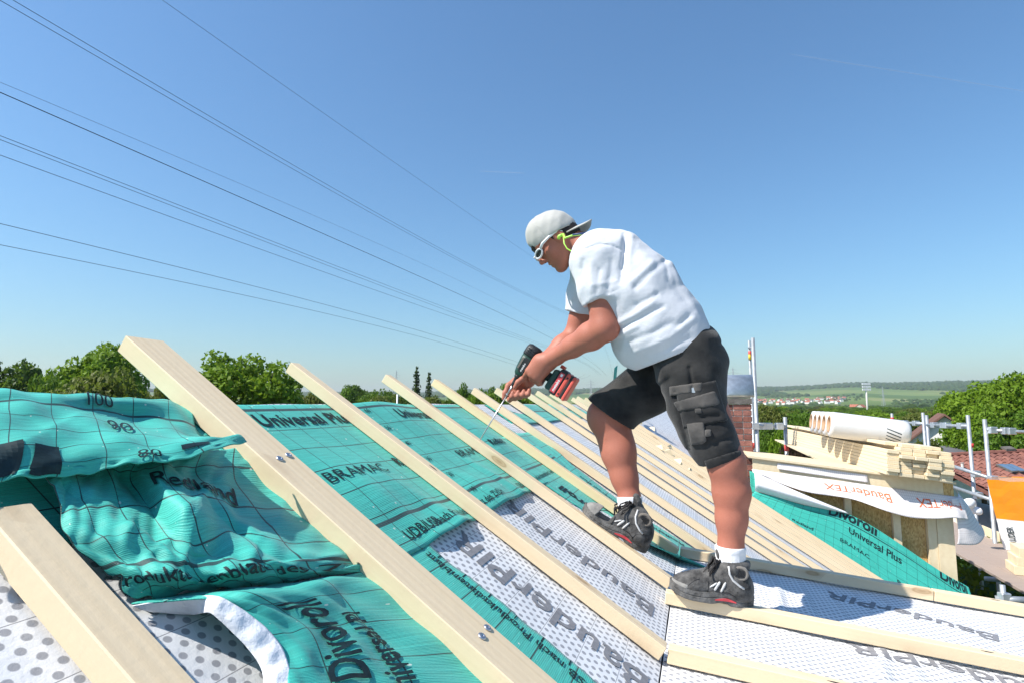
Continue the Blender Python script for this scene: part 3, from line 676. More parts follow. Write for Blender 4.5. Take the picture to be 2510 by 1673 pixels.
def finger(fl, pts, r0, r1, k=.008):
    n = len(pts); fl.chain(pts, [r0+(r1-r0)*i/(n-1) for i in range(n)], k)
def torso(fl, g, k):
    for dt in (-.085, .085):
        pts = [T(1470, 633, 2.43+dt), T(1500, 650, 2.43+dt), T(1560, 718, 2.43+dt*1.05), T(1626, 803, 2.43+dt), T(1682, 872, 2.43+dt)]
        fl.chain(pts, [r+g for r in (.098, .125, .147, .137, .118)], k)
    fl.cone(T(1588, 792, 2.36), T(1588, 792, 2.50), .140+g, .140+g, k)
    fl.cone(T(1560, 848, 2.38), T(1560, 848, 2.48), .078+g, .078+g, k)
    fl.cone(J['Lsh'], J['Rsh'], .078+g, .078+g, k)
def build_body():
    fl = Field((-.12, 1.95, -.74), (1.02, 2.92, .90), .0045)
    torso(fl, -.034, .05)
    # legs
    fl.chain([J['Lhip'], J['Lknee'], J['Lcalf'], T(1793, 1270, 2.30), J['Lank'], J['Lfoot']], [.088, .060, .064, .053, .042, .042], .022)
    fl.ell(J['Lknee']+A(-.018, -.02, -.01), (A(1, 0, 0), A(0, 1, 0), Z), (.05, .045, .055), .05)
    fl.chain([J['Rhip'], J['Rknee'], J['Rcalf'], T(1531, 1170, 2.53), J['Rank'], J['Rfoot']], [.095, .072, .066, .053, .042, .042], .026)
    fl.ell(T(1474, 1018, 2.55), (A(1, 0, 0), A(0, 1, 0), Z), (.052, .06, .066), .04)
    fl.ell(T(1528, 1105, 2.55), (A(1, 0, 0), A(0, 1, 0), unit(J['Rank']-J['Rknee'])), (.040, .050, .10), .05)
    # arms
    fl.chain([J['Lsh'], J['Lsh']*.5+J['Lel']*.5, J['Lel']], [.068, .058, .054], .02)
    fl.chain([J['Lel'], J['Lel']*.72+J['Lwr']*.28, J['Lel']*.35+J['Lwr']*.65, J['Lwr']], [.052, .055, .043, .034], .02)
    fl.chain([J['Rsh'], J['Rsh']*.5+J['Rel']*.5, J['Rel']], [.066, .057, .052], .02)
    fl.chain([J['Rel'], J['Rel']*.7+J['Rwr']*.3, J['Rel']*.3+J['Rwr']*.7, J['Rwr']], [.050, .053, .042, .033], .02)
    # left hand: back of the hand towards us, fingers round the grip, index on the trigger
    a0 = .405; kn = [D(a0-.028, .035, .040), D(a0-.034, .056, .042), D(a0-.036, .077, .040), D(a0-.034, .097, .034)]
    base = [D(a0+.035, .052, .034), D(a0+.034, .065, .038), D(a0+.032, .078, .037), D(a0+.028, .092, .032)]
    for b_, q in zip(base, kn): fl.chain([J['Lwr'], b_, q], [.026, .021, .0125], .022)
    fl.ell(D(a0+.012, .068, .036), (DA, DG, DS), (.052, .040, .018), .02)
    tipoff = [(-.010, -.012), (-.004, 0), (-.002, 0), (0, .0)]
    for i, q in enumerate(kn):
        g_ = (.040, .060, .080, .099)[i]
        if i == 0: finger(fl, [q, D(a0-.052, .030, .024), D(a0-.050, .026, -.002)], .0115, .0085)
        else: finger(fl, [q, D(a0-.052, g_, .020), D(a0-.050, g_, -.012), D(a0-.024, g_, -.030)], .0118, .0085)
    fl.chain([J['Lwr'], D(a0+.052, .048, .0), D(a0+.045, .034, -.024), D(a0+.018, .028, -.034)], [.024, .019, .013, .010], .012)
    # right hand: fingers curled round the bit holder, forefinger and thumb steadying the screw
    W = J['Rwr']; pc = T(1275, 942, 2.475)
    fl.chain([W, T(1290, 930, 2.49), pc], [.032, .036, .030], .02); fl.ell(T(1268, 952, 2.475), (A(1, 0, 0), A(0, 1, 0), Z), (.036, .024, .034), .02)
    for i in range(4):
        x0 = 1250+i*13.5; y0 = 955-i*2
        p = [T(x0+6, y0-8, 2.485), T(x0-2, y0+12, 2.455), T(x0-1, y0+24-i*1.5, 2.425), T(x0+4, y0+16, 2.400), T(x0+7, y0+6, 2.402)]
        finger(fl, p, .0125, .0090, .007)
    finger(fl, [T(1262, 930, 2.48), T(1246, 944, 2.455), T(1238, 962, 2.438), T(1234, 976, 2.432)], .0135, .0085, .012)
    finger(fl, [T(1284, 938, 2.45), T(1284, 925, 2.42), T(1270, 936, 2.405), T(1262, 948, 2.405)], .016, .0095, .010)
    # head
    fl.ell(H(-.006, 0, .004), AX, (.098, .077, .097), .01); fl.ell(H(.028, 0, -.055), AX, (.066, .062, .085), .03)
    for s_ in (1, -1):
        fl.cone(H(-.002, s_*.046, -.072), H(.060, s_*.014, -.122), .026, .020, .025)
        fl.ell(H(.056, s_*.040, -.050), AX, (.026, .026, .030), .02)
        fl.ell(H(.100, s_*.034, -.017), AX, (.015, .018, .012), .012, 'sub')
        fl.ell(H(-.006, s_*.077, -.028), (unit(Fh*.95-Uh*.15), Lh, unit(Uh*.95+Fh*.15)), (.024, .013, .036), .006)
        fl.ell(H(-.002, s_*.090, -.026), AX, (.010, .007, .018), .006, 'sub')
    fl.ell(H(.072, 0, -.124), AX, (.020, .024, .018), .018); fl.ell(H(.088, 0, .010), AX, (.013, .050, .012), .016)
    fl.cone(H(.092, 0, -.008), H(.116, 0, -.050), .009, .0125, .012)
    for s_ in (1, -1): fl.ell(H(.101, s_*.013, -.055), AX, (.012, .008, .009), .006)
    fl.ell(H(.086, 0, -.078), AX, (.016, .026, .009), .008); fl.ell(H(.083, 0, -.096), AX, (.014, .022, .0085), .007)
    fl.cone(H(.101, -.022, -.0872), H(.101, .022, -.0872), .0028, .0028, .003, 'sub')
    fl.chain([H(-.022, 0, -.060), H(-.050, 0, -.105), J['neck']], [.060, .058, .066], .03)
    return fl.mesh('body', 1)
skin = NT('tanned_skin'); c_ = skin.coord('Object')
n1 = skin.noise(c_, 7, 5, .65); n2 = skin.noise(c_, 160, 4, .7)
k_ = skin.ramp(skin.math('ADD', skin.math('MULTIPLY', n1, .55), skin.math('MULTIPLY', n2, .45)), (.25, (.345, .118, .076)), (.5, (.390, .140, .092)), (.78, (.445, .172, .118)))
skin.bump(n2, .12, .003)
MAT['skin'] = skin.fin(k_, .55, 0, .35, Subsurface_Weight=.06, Subsurface_Scale=.01)
MAT['skin'].node_tree.nodes['Principled BSDF'].inputs['Subsurface Radius'].default_value = (1, .3, .15)
link('body', build_body(), MAT['skin'], person)

def cloth(name, c0, c1, weave=900, bumps=.25, rough=.85, var=6, wr=18):
    m = NT(name); c = m.coord('Object'); n = m.noise(c, var, 4); k = m.ramp(n, (.3, c0), (.7, c1))
    wv = m.noise(c, weave, 2); wr_ = m.noise(c, wr, 5, .6)
    k = m.mix(m.math('MULTIPLY', wv, .25), k, tuple(x*.72 for x in c0))
    m.bump(m.math('ADD', m.math('MULTIPLY', wr_, 1.0), m.math('MULTIPLY', wv, .12)), bumps, .012)
    return m.fin(k, rough, 0, .15, Sheen_Weight=.15)
MAT['shirt'] = cloth('white_jersey', (.57, .585, .63), (.635, .645, .685), 700, .4)
MAT['shorts'] = cloth('black_canvas', (.012, .0125, .014), (.050, .048, .046), 800, .35, .88, 9)
MAT['shorts_worn'] = cloth('worn_black_canvas', (.046, .044, .043), (.115, .105, .097), 800, .4, .9, 14)
MAT['sock'] = cloth('white_sock', (.74, .74, .76), (.82, .82, .83), 300, .5)
MAT['cap'] = cloth('pale_cap_canvas', (.40, .392, .365), (.49, .48, .45), 600, .3)

def build_shirt():
    fl = Field((.0, 1.98, .02), (.90, 2.95, .80), .005)
    torso(fl, .013, .055)
    Le = J['Lsh']*.30+J['Lel']*.70; Re = J['Rsh']*.34+J['Rel']*.66
    def join(F1, F2, k): h = np.maximum(k-np.abs(F1-F2), 0)/k; return np.minimum(F1, F2)-h*h*k*.25
    dl = unit(J['Lel']-J['Lsh']); dr = unit(J['Rel']-J['Rsh'])
    sv = Field((.0, 1.98, .02), (.90, 2.95, .80), .005)
    sv.chain([J['Lsh'], J['Lsh']*.62+J['Lel']*.38, Le], [.095, .086, .077], .03); sv.F = np.maximum(sv.F, sv.plane(T(1481, 733, 2.25), unit(A(.38, 0, -.93))))
    fl.F = join(fl.F, sv.F, .035)
    sv = Field((.0, 1.98, .02), (.90, 2.95, .80), .005)
    sv.chain([J['Rsh'], J['Rsh']*.62+J['Rel']*.38, Re], [.090, .082, .078], .03); sv.F = np.maximum(sv.F, sv.plane(T(1418, 768, 2.62), dr))
    fl.F = join(fl.F, sv.F, .035)
    fl.cone(T(1440, 628, 2.44), T(1462, 640, 2.44), .072, .085, .03)
    px, py = fl.pix()
    def fold(pts, w_, a):
        d = 1e9
        for (x0, y0), (x1, y1) in zip(pts[:-1], pts[1:]):
            dx, dy = x1-x0, y1-y0; t = np.clip(((px-x0)*dx+(py-y0)*dy)/(dx*dx+dy*dy), 0, 1); d = np.minimum(d, (px-x0-t*dx)**2+(py-y0-t*dy)**2)
        return .62*a*np.exp(-d/(w_*w_*.7))
    disp = 0
    for pts, w_, a in (([(1557, 706), (1590, 672), (1623, 645)], 9, -.011), ([(1545, 690), (1600, 640)], 8, .006), ([(1562, 748), (1610, 722)], 8, -.009), ([(1520, 792), (1565, 765), (1600, 742)], 9, .009),
                       ([(1515, 806), (1568, 780), (1625, 752)], 7, -.010), ([(1505, 828), (1560, 800)], 8, .007), ([(1540, 838), (1600, 815), (1650, 790)], 9, -.008), ([(1560, 862), (1640, 828), (1700, 780)], 9, .007),
                       ([(1630, 640), (1640, 690)], 7, -.007), ([(1645, 640), (1665, 690)], 7, .006), ([(1660, 800), (1690, 775)], 8, -.008), ([(1600, 870), (1690, 828)], 8, -.006), ([(1650, 700), (1700, 760)], 9, -.005),
                       ([(1535, 575), (1528, 640), (1522, 690)], 7, -.013), ([(1550, 580), (1542, 640)], 8, .006), ([(1430, 640), (1425, 700), (1440, 745)], 7, -.008), ([(1450, 640), (1448, 712)], 7, .005), ([(1470, 660), (1462, 718)], 6, -.006),
                       ([(1500, 640), (1490, 715)], 7, -.005), ([(1408, 620), (1420, 660)], 6, -.006),
                       ([(1436, 610), (1470, 599), (1500, 602), (1524, 614)], 2.6, -.0085), ([(1446, 741), (1518, 708)], 2.2, -.006), ([(1582, 888), (1680, 856), (1766, 812)], 2.4, -.006), ([(1528, 575), (1531, 612), (1524, 660)], 5, -.010), ([(1450, 700), (1510, 690)], 5, .004)):
        disp = disp+fold(pts, w_, a)
    x, y, z = fl.pts(); X, Y, Zz = x[:, None, None], y[None, :, None], z[None, None, :]
    disp = disp+.0028*np.sin(31*X+17*Y+23*Zz)*np.sin(19*Zz-13*X+8*Y)+.0015*np.sin(71*X-33*Zz)*np.sin(47*Y+29*Zz)
    fl.F -= disp.astype(np.float32)
    F0 = fl.F.copy()
    inner = Field((.0, 1.98, .02), (.90, 2.95, .80), .005); inner.F = F0+.015
    hem = fl.plane(T(1668, 860, 2.43), unit(A(.40, 0, -.92)))                      # below the hem line
    fl.F = np.maximum(fl.F, hem)
    fl.F = np.maximum(fl.F, -inner.F)
    col = Field((.0, 1.98, .02), (.90, 2.95, .80), .005); col.cone(H(-.05, 0, -.10), T(1447, 624, 2.44), .070, .072, .01); fl.F = np.maximum(fl.F, -col.F)
    return fl.mesh('shirt', 2)
link('shirt', build_shirt(), MAT['shirt'], person)

def shorts_field(g=0.0):
    fl = Field((.18, 1.95, -.36), (.98, 2.85, .30), .005)
    for dt in (-.08, .08): fl.cone(T(1682, 862, 2.43+dt), T(1694, 900, 2.43+dt), .136+g, .132+g, .05)
    fl.cone(T(1722, 893, 2.36), T(1722, 893, 2.50), .072+g, .072+g, .05)
    fl.chain([T(1690, 905, 2.335), T(1706, 985, 2.32), T(1727, 1045, 2.305), T(1749, 1094, 2.30), T(1770, 1126, 2.30)], [.116+g, .103+g, .092+g, .083+g, .071+g], .04)
    fl.chain([J['Rhip'], T(1570, 962, 2.56), T(1498, 1010, 2.56), T(1470, 1030, 2.56)], [.122+g, .106+g, .099+g, .094+g], .05)
    return fl
def build_shorts():
    fl = shorts_field(); x, y, z = fl.pts(); X, Y, Zz = x[:, None, None], y[None, :, None], z[None, None, :]
    fl.F -= (.004*np.sin(26*X+21*Zz+9*Y)*np.sin(15*Zz-17*X)+.0025*np.sin(61*Zz+12*X)*np.sin(31*Y+18*X)).astype(np.float32)
    px, py = fl.pix()
    for (x0, y0, x1, y1, w_, a) in ((1690, 900, 1700, 960, 5, -.010), (1655, 960, 1690, 1100, 6, -.007), (1640, 930, 1600, 960, 9, -.007), (1560, 905, 1500, 950, 9, .005), (1750, 1085, 1790, 1070, 7, -.007), (1720, 1022, 1760, 1018, 6, -.008), (1745, 838, 1772, 842, 5, -.004)):
        dx, dy = x1-x0, y1-y0; t = np.clip(((px-x0)*dx+(py-y0)*dy)/(dx*dx+dy*dy), 0, 1); d = (px-x0-t*dx)**2+(py-y0-t*dy)**2
        fl.F -= (a*np.exp(-d/(w_*w_))).astype(np.float32)
    base = fl.F.copy()
    waist = fl.plane(T(1705, 832, 2.43), unit(A(-.40, 0, .92)))
    fl.F = np.maximum(fl.F, waist-.045)
    dl = unit(A(.30, 0, -1.0)); pl = fl.plane(T(1771, 1126, 2.30), dl); prr = fl.plane(T(1501, 1017, 2.56), unit(T(1455, 1085, 2.56)-T(1501, 1017, 2.56)))
    isL = fl.plane((J['Lhip']+J['Rhip'])/2, -R_) > -.02
    low = fl.plane(T(1640, 1000, 2.43), -Z) > -.10
    fl.F = np.where((fl.plane(T(0, 0, 2.425), -R_) > 0), np.maximum(fl.F, pl), np.maximum(fl.F, prr))
    fl.F = np.maximum(fl.F, -(base+.010))
    return fl.mesh('shorts', 1), base
SHM, SHB = build_shorts()
shorts = link('shorts', SHM, MAT['shorts'], person)
def shorts_patch(name, poly, g0, mat, rnd=0.0):
    fl = shorts_field(); px, py = fl.pix(); d = None; n = len(poly)
    for i in range(n):
        (x0, y0), (x1, y1) = poly[i], poly[(i+1) % n]; L = math.hypot(x1-x0, y1-y0)
        e = ((px-x0)*(y1-y0)-(py-y0)*(x1-x0))/L/640.0
        d = e if d is None else np.maximum(d, e)
    front = fl.plane(T(0, 0, 2.30), R_)
    fl.F = np.maximum(np.maximum(np.maximum(SHB-g0, d), front), -(SHB+.004))
    return link(name, fl.mesh(name, 2), mat, shorts)
def rev(p): return p[::-1]
shorts_patch('pocket', ([(1655, 952), (1755, 930), (1785, 1030), (1675, 1048)]), .007, MAT['shorts'])
shorts_patch('pocket_flap', ([(1650, 985), (1752, 956), (1765, 985), (1760, 992), (1664, 1008)]), .0115, MAT['shorts_worn'])
shorts_patch('pocket_flap', ([(1640, 946), (1720, 935), (1722, 958), (1642, 970)]), .0095, MAT['shorts_worn'])
shorts_patch('pocket', ([(1682, 1036), (1725, 1032), (1732, 1080), (1722, 1088), (1694, 1090)]), .0100, MAT['shorts_worn'])
shorts_patch('pocket_strap', ([(1727, 1052), (1743, 1050), (1744, 1068), (1728, 1070)]), .0130, MAT['shorts_worn'])
shorts_patch('pocket_strap', ([(1702, 1000), (1718, 998), (1722, 1012), (1704, 1014)]), .0125, MAT['shorts_worn'])
shorts_patch('hem', ([(1725, 1128), (1815, 1100), (1820, 1120), (1735, 1150)]), .006, MAT['shorts'])
def on_shorts(px, py, off):
    fl = shorts_field.__dict__.setdefault('c', shorts_field())
    d = unit(ray(px, py)); lo = 1.9
    while lo < 3.0:
        p = d*lo; i = np.round((p-fl.lo)/fl.h).astype(int)
        if (i >= 0).all() and (i < fl.n).all() and SHB[tuple(i)] < off: return p, -d
        lo += .002
    return d*2.2, -d
p_, n_ = on_shorts(1700, 955, .0095)
bm_ = MB(); bm_.tube([p_-n_*.004, p_+n_*.003], [.010, .0095], 16); obj('button', bm_, MAT['steel'], shorts)

# socks
for a, b, r0, r1, t_ in ((T(1790, 1336, 2.30), T(1791, 1400, 2.30), .0515, .052, 0), (T(1543, 1216, 2.512), T(1547, 1275, 2.50), .0505, .051, 0)):
    lo, hi = np.minimum(a, b)-.09, np.maximum(a, b)+.09
    fl = Field(lo, hi, .004); fl.cone(a-unit(b-a)*.05, b, r0, r1, .005); d_ = unit(b-a)
    ang = fl.plane(a, d_); x, y, z = fl.pts()
    rib_ = np.sin(np.arctan2(y[None, :, None]-a[1], x[:, None, None]-a[0])*46)*.0007
    fl.F = np.maximum(fl.F-rib_.astype(np.float32)-np.where(ang < .02, .0015, 0).astype(np.float32), -ang)
    link('sock', fl.mesh('sock', 1), MAT['sock'], person)

# cap worn backwards, hair, sunglasses, ear plugs, wrist band
def build_cap():
    c = J['C0']; fl = Field(c-.20, c+.20, .0035); fl.ell(H(-.006, 0, .006), AX, (.111, .090, .110), .0)
    fl.ell(H(.03, 0, .055), AX, (.070, .068, .062), .03)
    x, y, z = fl.pts(); X = x[:, None, None]-c[0]; Y = y[None, :, None]-c[1]; Zc = z[None, None, :]-c[2]
    f_ = X*Fh[0]+Y*Fh[1]+Zc*Fh[2]; l_ = X*Lh[0]+Y*Lh[1]+Zc*Lh[2]; u_ = X*Uh[0]+Y*Uh[1]+Zc*Uh[2]
    an = np.arctan2(l_, f_+.004); rad = np.sqrt(f_*f_+l_*l_)
    seam = np.abs((an/(math.pi/3)+.5) % 1-.5)*rad
    fl.F += (.0022*np.exp(-(seam/.003)**2)*(u_ > -.02)).astype(np.float32)
    fl.F += (-.0026*np.sin(31*f_+21*l_+12*u_)*np.sin(25*u_-17*f_+9*l_)+.0009*np.sin(120*u_+40*f_)*np.sin(75*f_-30*l_)).astype(np.float32)
    F0 = fl.F.copy(); pl = fl.plane(H(.10, 0, .012), unit(-Uh+Fh*.21))
    arch = Field(c-.20, c+.20, .0035); arch.ell(H(.11, 0, .0), AX, (.045, .042, .036), 0)
    fl.F = np.maximum(np.maximum(fl.F, pl), -(F0+.007)); fl.F = np.maximum(fl.F, -arch.F)
    return fl.mesh('cap', 1)
cap = link('cap', build_cap(), MAT['cap'], person)
fl = Field(J['C0']-.24, J['C0']+.24, .0035)
bc = H(-.085, 0, -.038); bx = unit(-Fh*.95-Uh*.30); bz = np.cross(bx, Lh); bz = bz if bz@Uh > 0 else -bz
mb = MB()
def brim(u, v):
    l = .078*u; x = .088*v*math.sqrt(max(0, 1-(u*.96)**4))+(.012-.055*u*u if v < .01 else .012*(1-v)-.055*u*u*(1-v))
    return bc+Lh*l+bx*x-bz*(.020*u*u)+bz*.004
mb.grid(brim, lin(-1, 1, 31), lin(0, 1, 12)); o = obj('brim', mb, MAT['cap'], cap, True); solid(o, .005, 0)
fl = Field(J['C0']-.03, J['C0']+.03, .002); fl.F = fl.F
mb = MB(); mb.tube([H(-.004, 0, .113), H(-.004, 0, .120)], [.007, .004], 10); obj('cap_button', mb, MAT['cap'], cap)
def build_hair():
    c = J['C0']; fl = Field(c-.17, c+.17, .0035); fl.ell(H(-.006, 0, .004), AX, (.104, .0815, .101), 0); fl.ell(H(-.045, 0, -.045), AX, (.060, .066, .055), .03)
    keep = np.maximum.reduce([fl.plane(H(0, 0, -.062), unit(-Uh+Fh*.0)), fl.plane(H(-.012, 0, 0), Fh), fl.plane(H(0, 0, .03), Uh)])
    x, y, z = fl.pts(); fl.F = np.maximum(fl.F, keep)+(.0015*np.sin(260*x[:, None, None]+90*z[None, None, :])*np.sin(190*y[None, :, None])).astype(np.float32)
    g = Field(c-.17, c+.17, .0035)
    for s_ in (-.02, -.008, .004, .016): g.cone(H(.100, s_, .024), H(.103, s_*1.1, .000), .010, .005, .006)
    for s_ in (1, -1): g.cone(H(.018, s_*.073, -.012), H(.012, s_*.071, -.040), .008, .004, .004)
    fl.F = np.minimum(fl.F, g.F); return fl.mesh('hair', 1)
MAT['hair'] = simple('dark_hair', (.018, .012, .009), .6, 0, .4, .4, 60, .4, 200)
link('hair', build_hair(), MAT['hair'], person)
MAT['frame_white'] = simple('white_plastic', (.72, .72, .74), .35, 0, .5, .03)
m = NT('dark_lens'); MAT['lens'] = m.fin((.012, .014, .022), .08, 0, .8)
gl = MB()
for s_ in (1, -1):
    lc = H(.105, s_*.037, -.020); ex = unit(Lh*s_*.80-Fh*.60); ey = unit(Uh-Fh*.12); ez = np.cross(ex, ey)
    loop = [lc+ex*.0285*math.cos(a)+ey*.0155*math.sin(a) for a in np.linspace(0, 2*math.pi, 29)[:-1]]
    gl.tube(loop+[loop[0], loop[1]], .0042, 8)
    hg = lc+ex*.030+ey*.008; gl.tube([hg, H(.070, s_*.079, -.006), H(.03, s_*.082, -.004), H(-.012, s_*.083, -.010), H(-.03, s_*.08, -.024)], [.0068, .0066, .0058, .0046, .003], 8)
gl.tube([H(.122, .012, -.014), H(.126, 0, -.011), H(.122, -.012, -.014)], .004, 8)
sg = obj('sunglasses', gl, MAT['frame_white'], person, True)
for s_ in (1, -1):
    lc = H(.105, s_*.037, -.020); ex = unit(Lh*s_*.80-Fh*.60); ey = unit(Uh-Fh*.12); ez = np.cross(ex, ey); ez = ez if ez@Fh > 0 else -ez
    l = MB(); c1 = [lc+ex*.0265*math.cos(a)+ey*.0138*math.sin(a) for a in np.linspace(0, 2*math.pi, 25)[:-1]]; c2 = [lc+(p-lc)*.55+ez*.003 for p in c1]
    l.add(c1+c2+[lc+ez*.004], [(i, (i+1) % 24, 24+(i+1) % 24, 24+i) for i in range(24)]+[(24+i, 24+(i+1) % 24, 48) for i in range(24)]); obj('lens', l, MAT['lens'], sg, True)
MAT['lime'] = simple('lime_plastic', (.40, .72, .10), .4, 0, .5, .08)
MAT['navy'] = simple('navy_cord', (.02, .05, .14), .5)
ep = MB(); e0 = H(-.002, .088, -.034); e1 = H(-.020, .092, -.040)
ep.tube([H(.006, .082, -.040), e0, e1], [.008, .0075, .006], 10)
ep.tube([e1, T(1385, 584, 2.36), T(1404, 577, 2.35), T(1425, 575, 2.355)], [.0055, .0045, .004, .004], 8)
ep2 = MB(); ep2.tube([e1, T(1383, 598, 2.355), T(1390, 610, 2.355), T(1402, 617, 2.352), T(1416, 616, 2.35), T(1424, 613, 2.352)], .0028, 8)
ep3 = MB(); ep3.tube([T(1452, 566, 2.40), T(1462, 563, 2.42), T(1470, 563, 2.44)], .004, 8)
epo = obj('ear_plug', ep, MAT['lime'], person, True)
obj('plug_cord', ep2, MAT['lime'], epo, True); obj('band_end', ep3, MAT['lime'], epo, True)
e2 = MB(); e2.tube([T(1403, 576, 2.348), T(1425, 573, 2.352), T(1444, 570, 2.37), T(1456, 567, 2.40)], .0042, 8); obj('neck_cord', e2, MAT['navy'], epo, True)
MAT['black_rubber'] = simple('black_rubber', (.012, .012, .014), .5, 0, .4, .2, 30)
wb = MB(); ax_ = unit(J['Rwr']-J['Rel']); u_ = unit(np.cross(ax_, A(0, 1, 0))); v_ = np.cross(ax_, u_); wc = J['Rwr']-ax_*.008
sec = []
for a in np.linspace(0, 2*math.pi, 33)[:-1]:
    d_ = u_*math.cos(a)+v_*math.sin(a); sec.append([wc+d_*r+ax_*s_ for r, s_ in ((.0345, -.013), (.0385, -.011), (.0385, .011), (.0345, .013))])
wb.loft([[q[k] for q in sec] for k in range(4)], cap=False); obj('wrist_band', wb, MAT['black_rubber'], person, True)

# ---- work boots
MAT['boot'] = cloth('scuffed_black_leather', (.018, .018, .019), (.155, .15, .145), 260, .6, .72, 30, 40)
MAT['boot_toe'] = cloth('scuffed_toe_rubber', (.16, .155, .15), (.32, .31, .29), 300, .45, .8, 24, 50)
MAT['boot_grey'] = cloth('grey_boot_panel', (.13, .115, .10), (.22, .20, .18), 300, .4, .8)
MAT['sole'] = simple('dusty_rubber_sole', (.115, .112, .108), .8, 0, .3, .5, 30, .5, 90)
MAT['stripe'] = simple('reflective_piping', (.50, .50, .50), .4)
MAT['boot_red'] = simple('red_sole_insert', (.55, .06, .07), .5, 0, .4, .15, 30)
MAT['lace'] = simple('black_lace', (.022, .020, .02), .7, 0, .3, .5, 200)
def boot(heel, toe, upv, ankle, side, wd=1.0):
    fx = unit(toe-heel); fz = unit(upv-fx*(upv@fx)); fy = np.cross(fz, fx); sc_ = np.linalg.norm(toe-heel)/.275
    B = lambda x, y, z: heel+(fx*x+fy*y+fz*z)*sc_
    BA = (fx, fy, fz); an = ankle
    fl = Field(np.minimum(np.minimum(heel, toe), an)-.12, np.maximum(np.maximum(heel, toe), an)+.12, .0035)
    fl.ell(B(.222, 0, .046), BA, (.062*sc_, .050*sc_, .040*sc_), .02)
    fl.cone(B(.05, 0, .050), B(.20, 0, .046), .044*sc_, .043*sc_, .02); fl.ell(B(.036, 0, .056), BA, (.046*sc_, .042*sc_, .058*sc_), .02)
    top = an; fl.cone(B(.060, 0, .09), top, .048*sc_, .054, .03); fl.cone(B(.085, 0, .115), B(.185, 0, .062), .040*sc_, .036*sc_, .03)
    ad = unit(top-B(.06, 0, .09)); p0 = top+ad*.012
    sidev = fy
    for a in np.linspace(0, 2*math.pi, 13)[:-1]:
        q = np.cross(ad, fy); dd = fy*math.cos(a)+unit(q)*math.sin(a); b = a+2*math.pi/12; d2 = fy*math.cos(b)+unit(q)*math.sin(b)
        fl.cone(top+dd*.049, top+d2*.049, .014, .014, .012)
    fl.F = np.maximum(fl.F, fl.plane(B(0, 0, .026), -fz)); fl.F = np.maximum(fl.F, fl.plane(p0, ad))
    hol = Field(fl.lo, fl.lo+fl.h*(fl.n-1), fl.h); hol.cone(top-ad*.03, top+ad*.08, .050, .052, 0); fl.F[:hol.n[0], :hol.n[1], :hol.n[2]] = np.maximum(fl.F[:hol.n[0], :hol.n[1], :hol.n[2]], -hol.F[:fl.n[0], :fl.n[1], :fl.n[2]])
    # seam grooves across the quarter
    bo = link('boot', fl.mesh('boot', 1), MAT['boot'], person)
    if fl.F.size:
        tc = Field(fl.lo, fl.lo+fl.h*(fl.n-1), fl.h)
        tc.ell(B(.224, 0, .040), BA, (.0645*sc_, .0525*sc_, .038*sc_), .0); tc.F = np.maximum(tc.F, tc.plane(B(.243, 0, 0), -fx-fz*.35)); tc.F = np.maximum(tc.F, tc.plane(B(0, 0, .014), -fz))
        link('toe_cap', tc.mesh('toe_cap', 1), MAT['boot_toe'], bo)
    # sole: an outline with a curved wall, arched underside and a heel block
    xs = lin(-.012, .292, 30)
    def hw(x):
        u = (x+.012)/.304
        return wd*(.034*math.sin(math.pi*min(1, u/.24)/2)**.7 if u < .24 else .034+.016*math.sin(math.pi*min(1, (u-.30)/.42)/2) if u > .30 else .034)*(1 if u < .80 else max(.02, math.sqrt(max(0, 1-((u-.80)/.20)**2))))
    def zb(x):
        if x < .075: return .0+max(0, -.002-x)*.5
        if x < .095: return .012*(x-.075)/.02
        if x < .14: return .012*(1-(x-.095)/.045)
        return max(0, x-.20)**2*2.6
    def zt(x): return .037+.011*math.exp(-((x-.11)/.04)**2)+max(0, x-.19)**2*1.6+.006*math.exp(-((x+.01)/.02)**2)
    sl_ = MB(); loops = []
    for x in xs:
        h_ = max(.004, hw(x))*1.06; b_, t_ = zb(x), zt(x)
        loops.append([B(x, y*h_, z) for y, z in ((-.93, b_), (.93, b_), (1.02, b_+.004), (1.03, (b_+t_)/2-.002), (.98, (b_+t_)/2+.001), (1.03, (b_+t_)/2+.004), (.99, t_), (-.99, t_), (-1.03, (b_+t_)/2+.004), (-.98, (b_+t_)/2+.001), (-1.03, (b_+t_)/2-.002), (-1.02, b_+.004))])
    sl_.loft(loops); so_ = obj('sole', sl_, MAT['sole'], bo, False)
    ri = MB()
    for s_ in (1, -1):
        top_ = [B(x, s_*hw(x)*1.10, .019+.008*math.sin(math.pi*(x-.055)/.075)) for x in lin(.055, .130, 9)]; bot_ = [B(x, s_*hw(x)*1.10, .0155+.002*math.sin(math.pi*(x-.055)/.075)) for x in lin(.055, .130, 9)]
        if s_ == side: ri.add(top_+bot_, [(i, i+1, 9+i+1, 9+i) if s_ < 0 else (i, 9+i, 9+i+1, i+1) for i in range(8)])
    rr = obj('sole_insert', ri, MAT['boot_red'], so_); solid(rr, .003, 0)
    # details: side piping, ankle disc, tongue, laces
    def surf(x, z, lift=.002):           # on our side of the boot
        lo = .09
        for y in np.arange(.09, 0, -.001):
            p = B(x, side*y, z); i = np.round((p-fl.lo)/fl.h).astype(int)
            if (i >= 0).all() and (i < fl.n).all() and fl.F[tuple(i)] < 0: return B(x, side*(y+lift), z)
        return B(x, side*.03, z)
    for (x0, z0, x1, z1, r) in ((.135, .050, .118, .084, .0048), (.112, .048, .098, .086, .0042), (.152, .058, .128, .078, .0032)):
        pp = MB(); pp.tube([surf(x0+(x1-x0)*f, z0+(z1-z0)*f, .001) for f in lin(0, 1, 6)], [r*.6]+[r]*4+[r*.6], 6); obj('piping', pp, MAT['stripe'], bo, True)
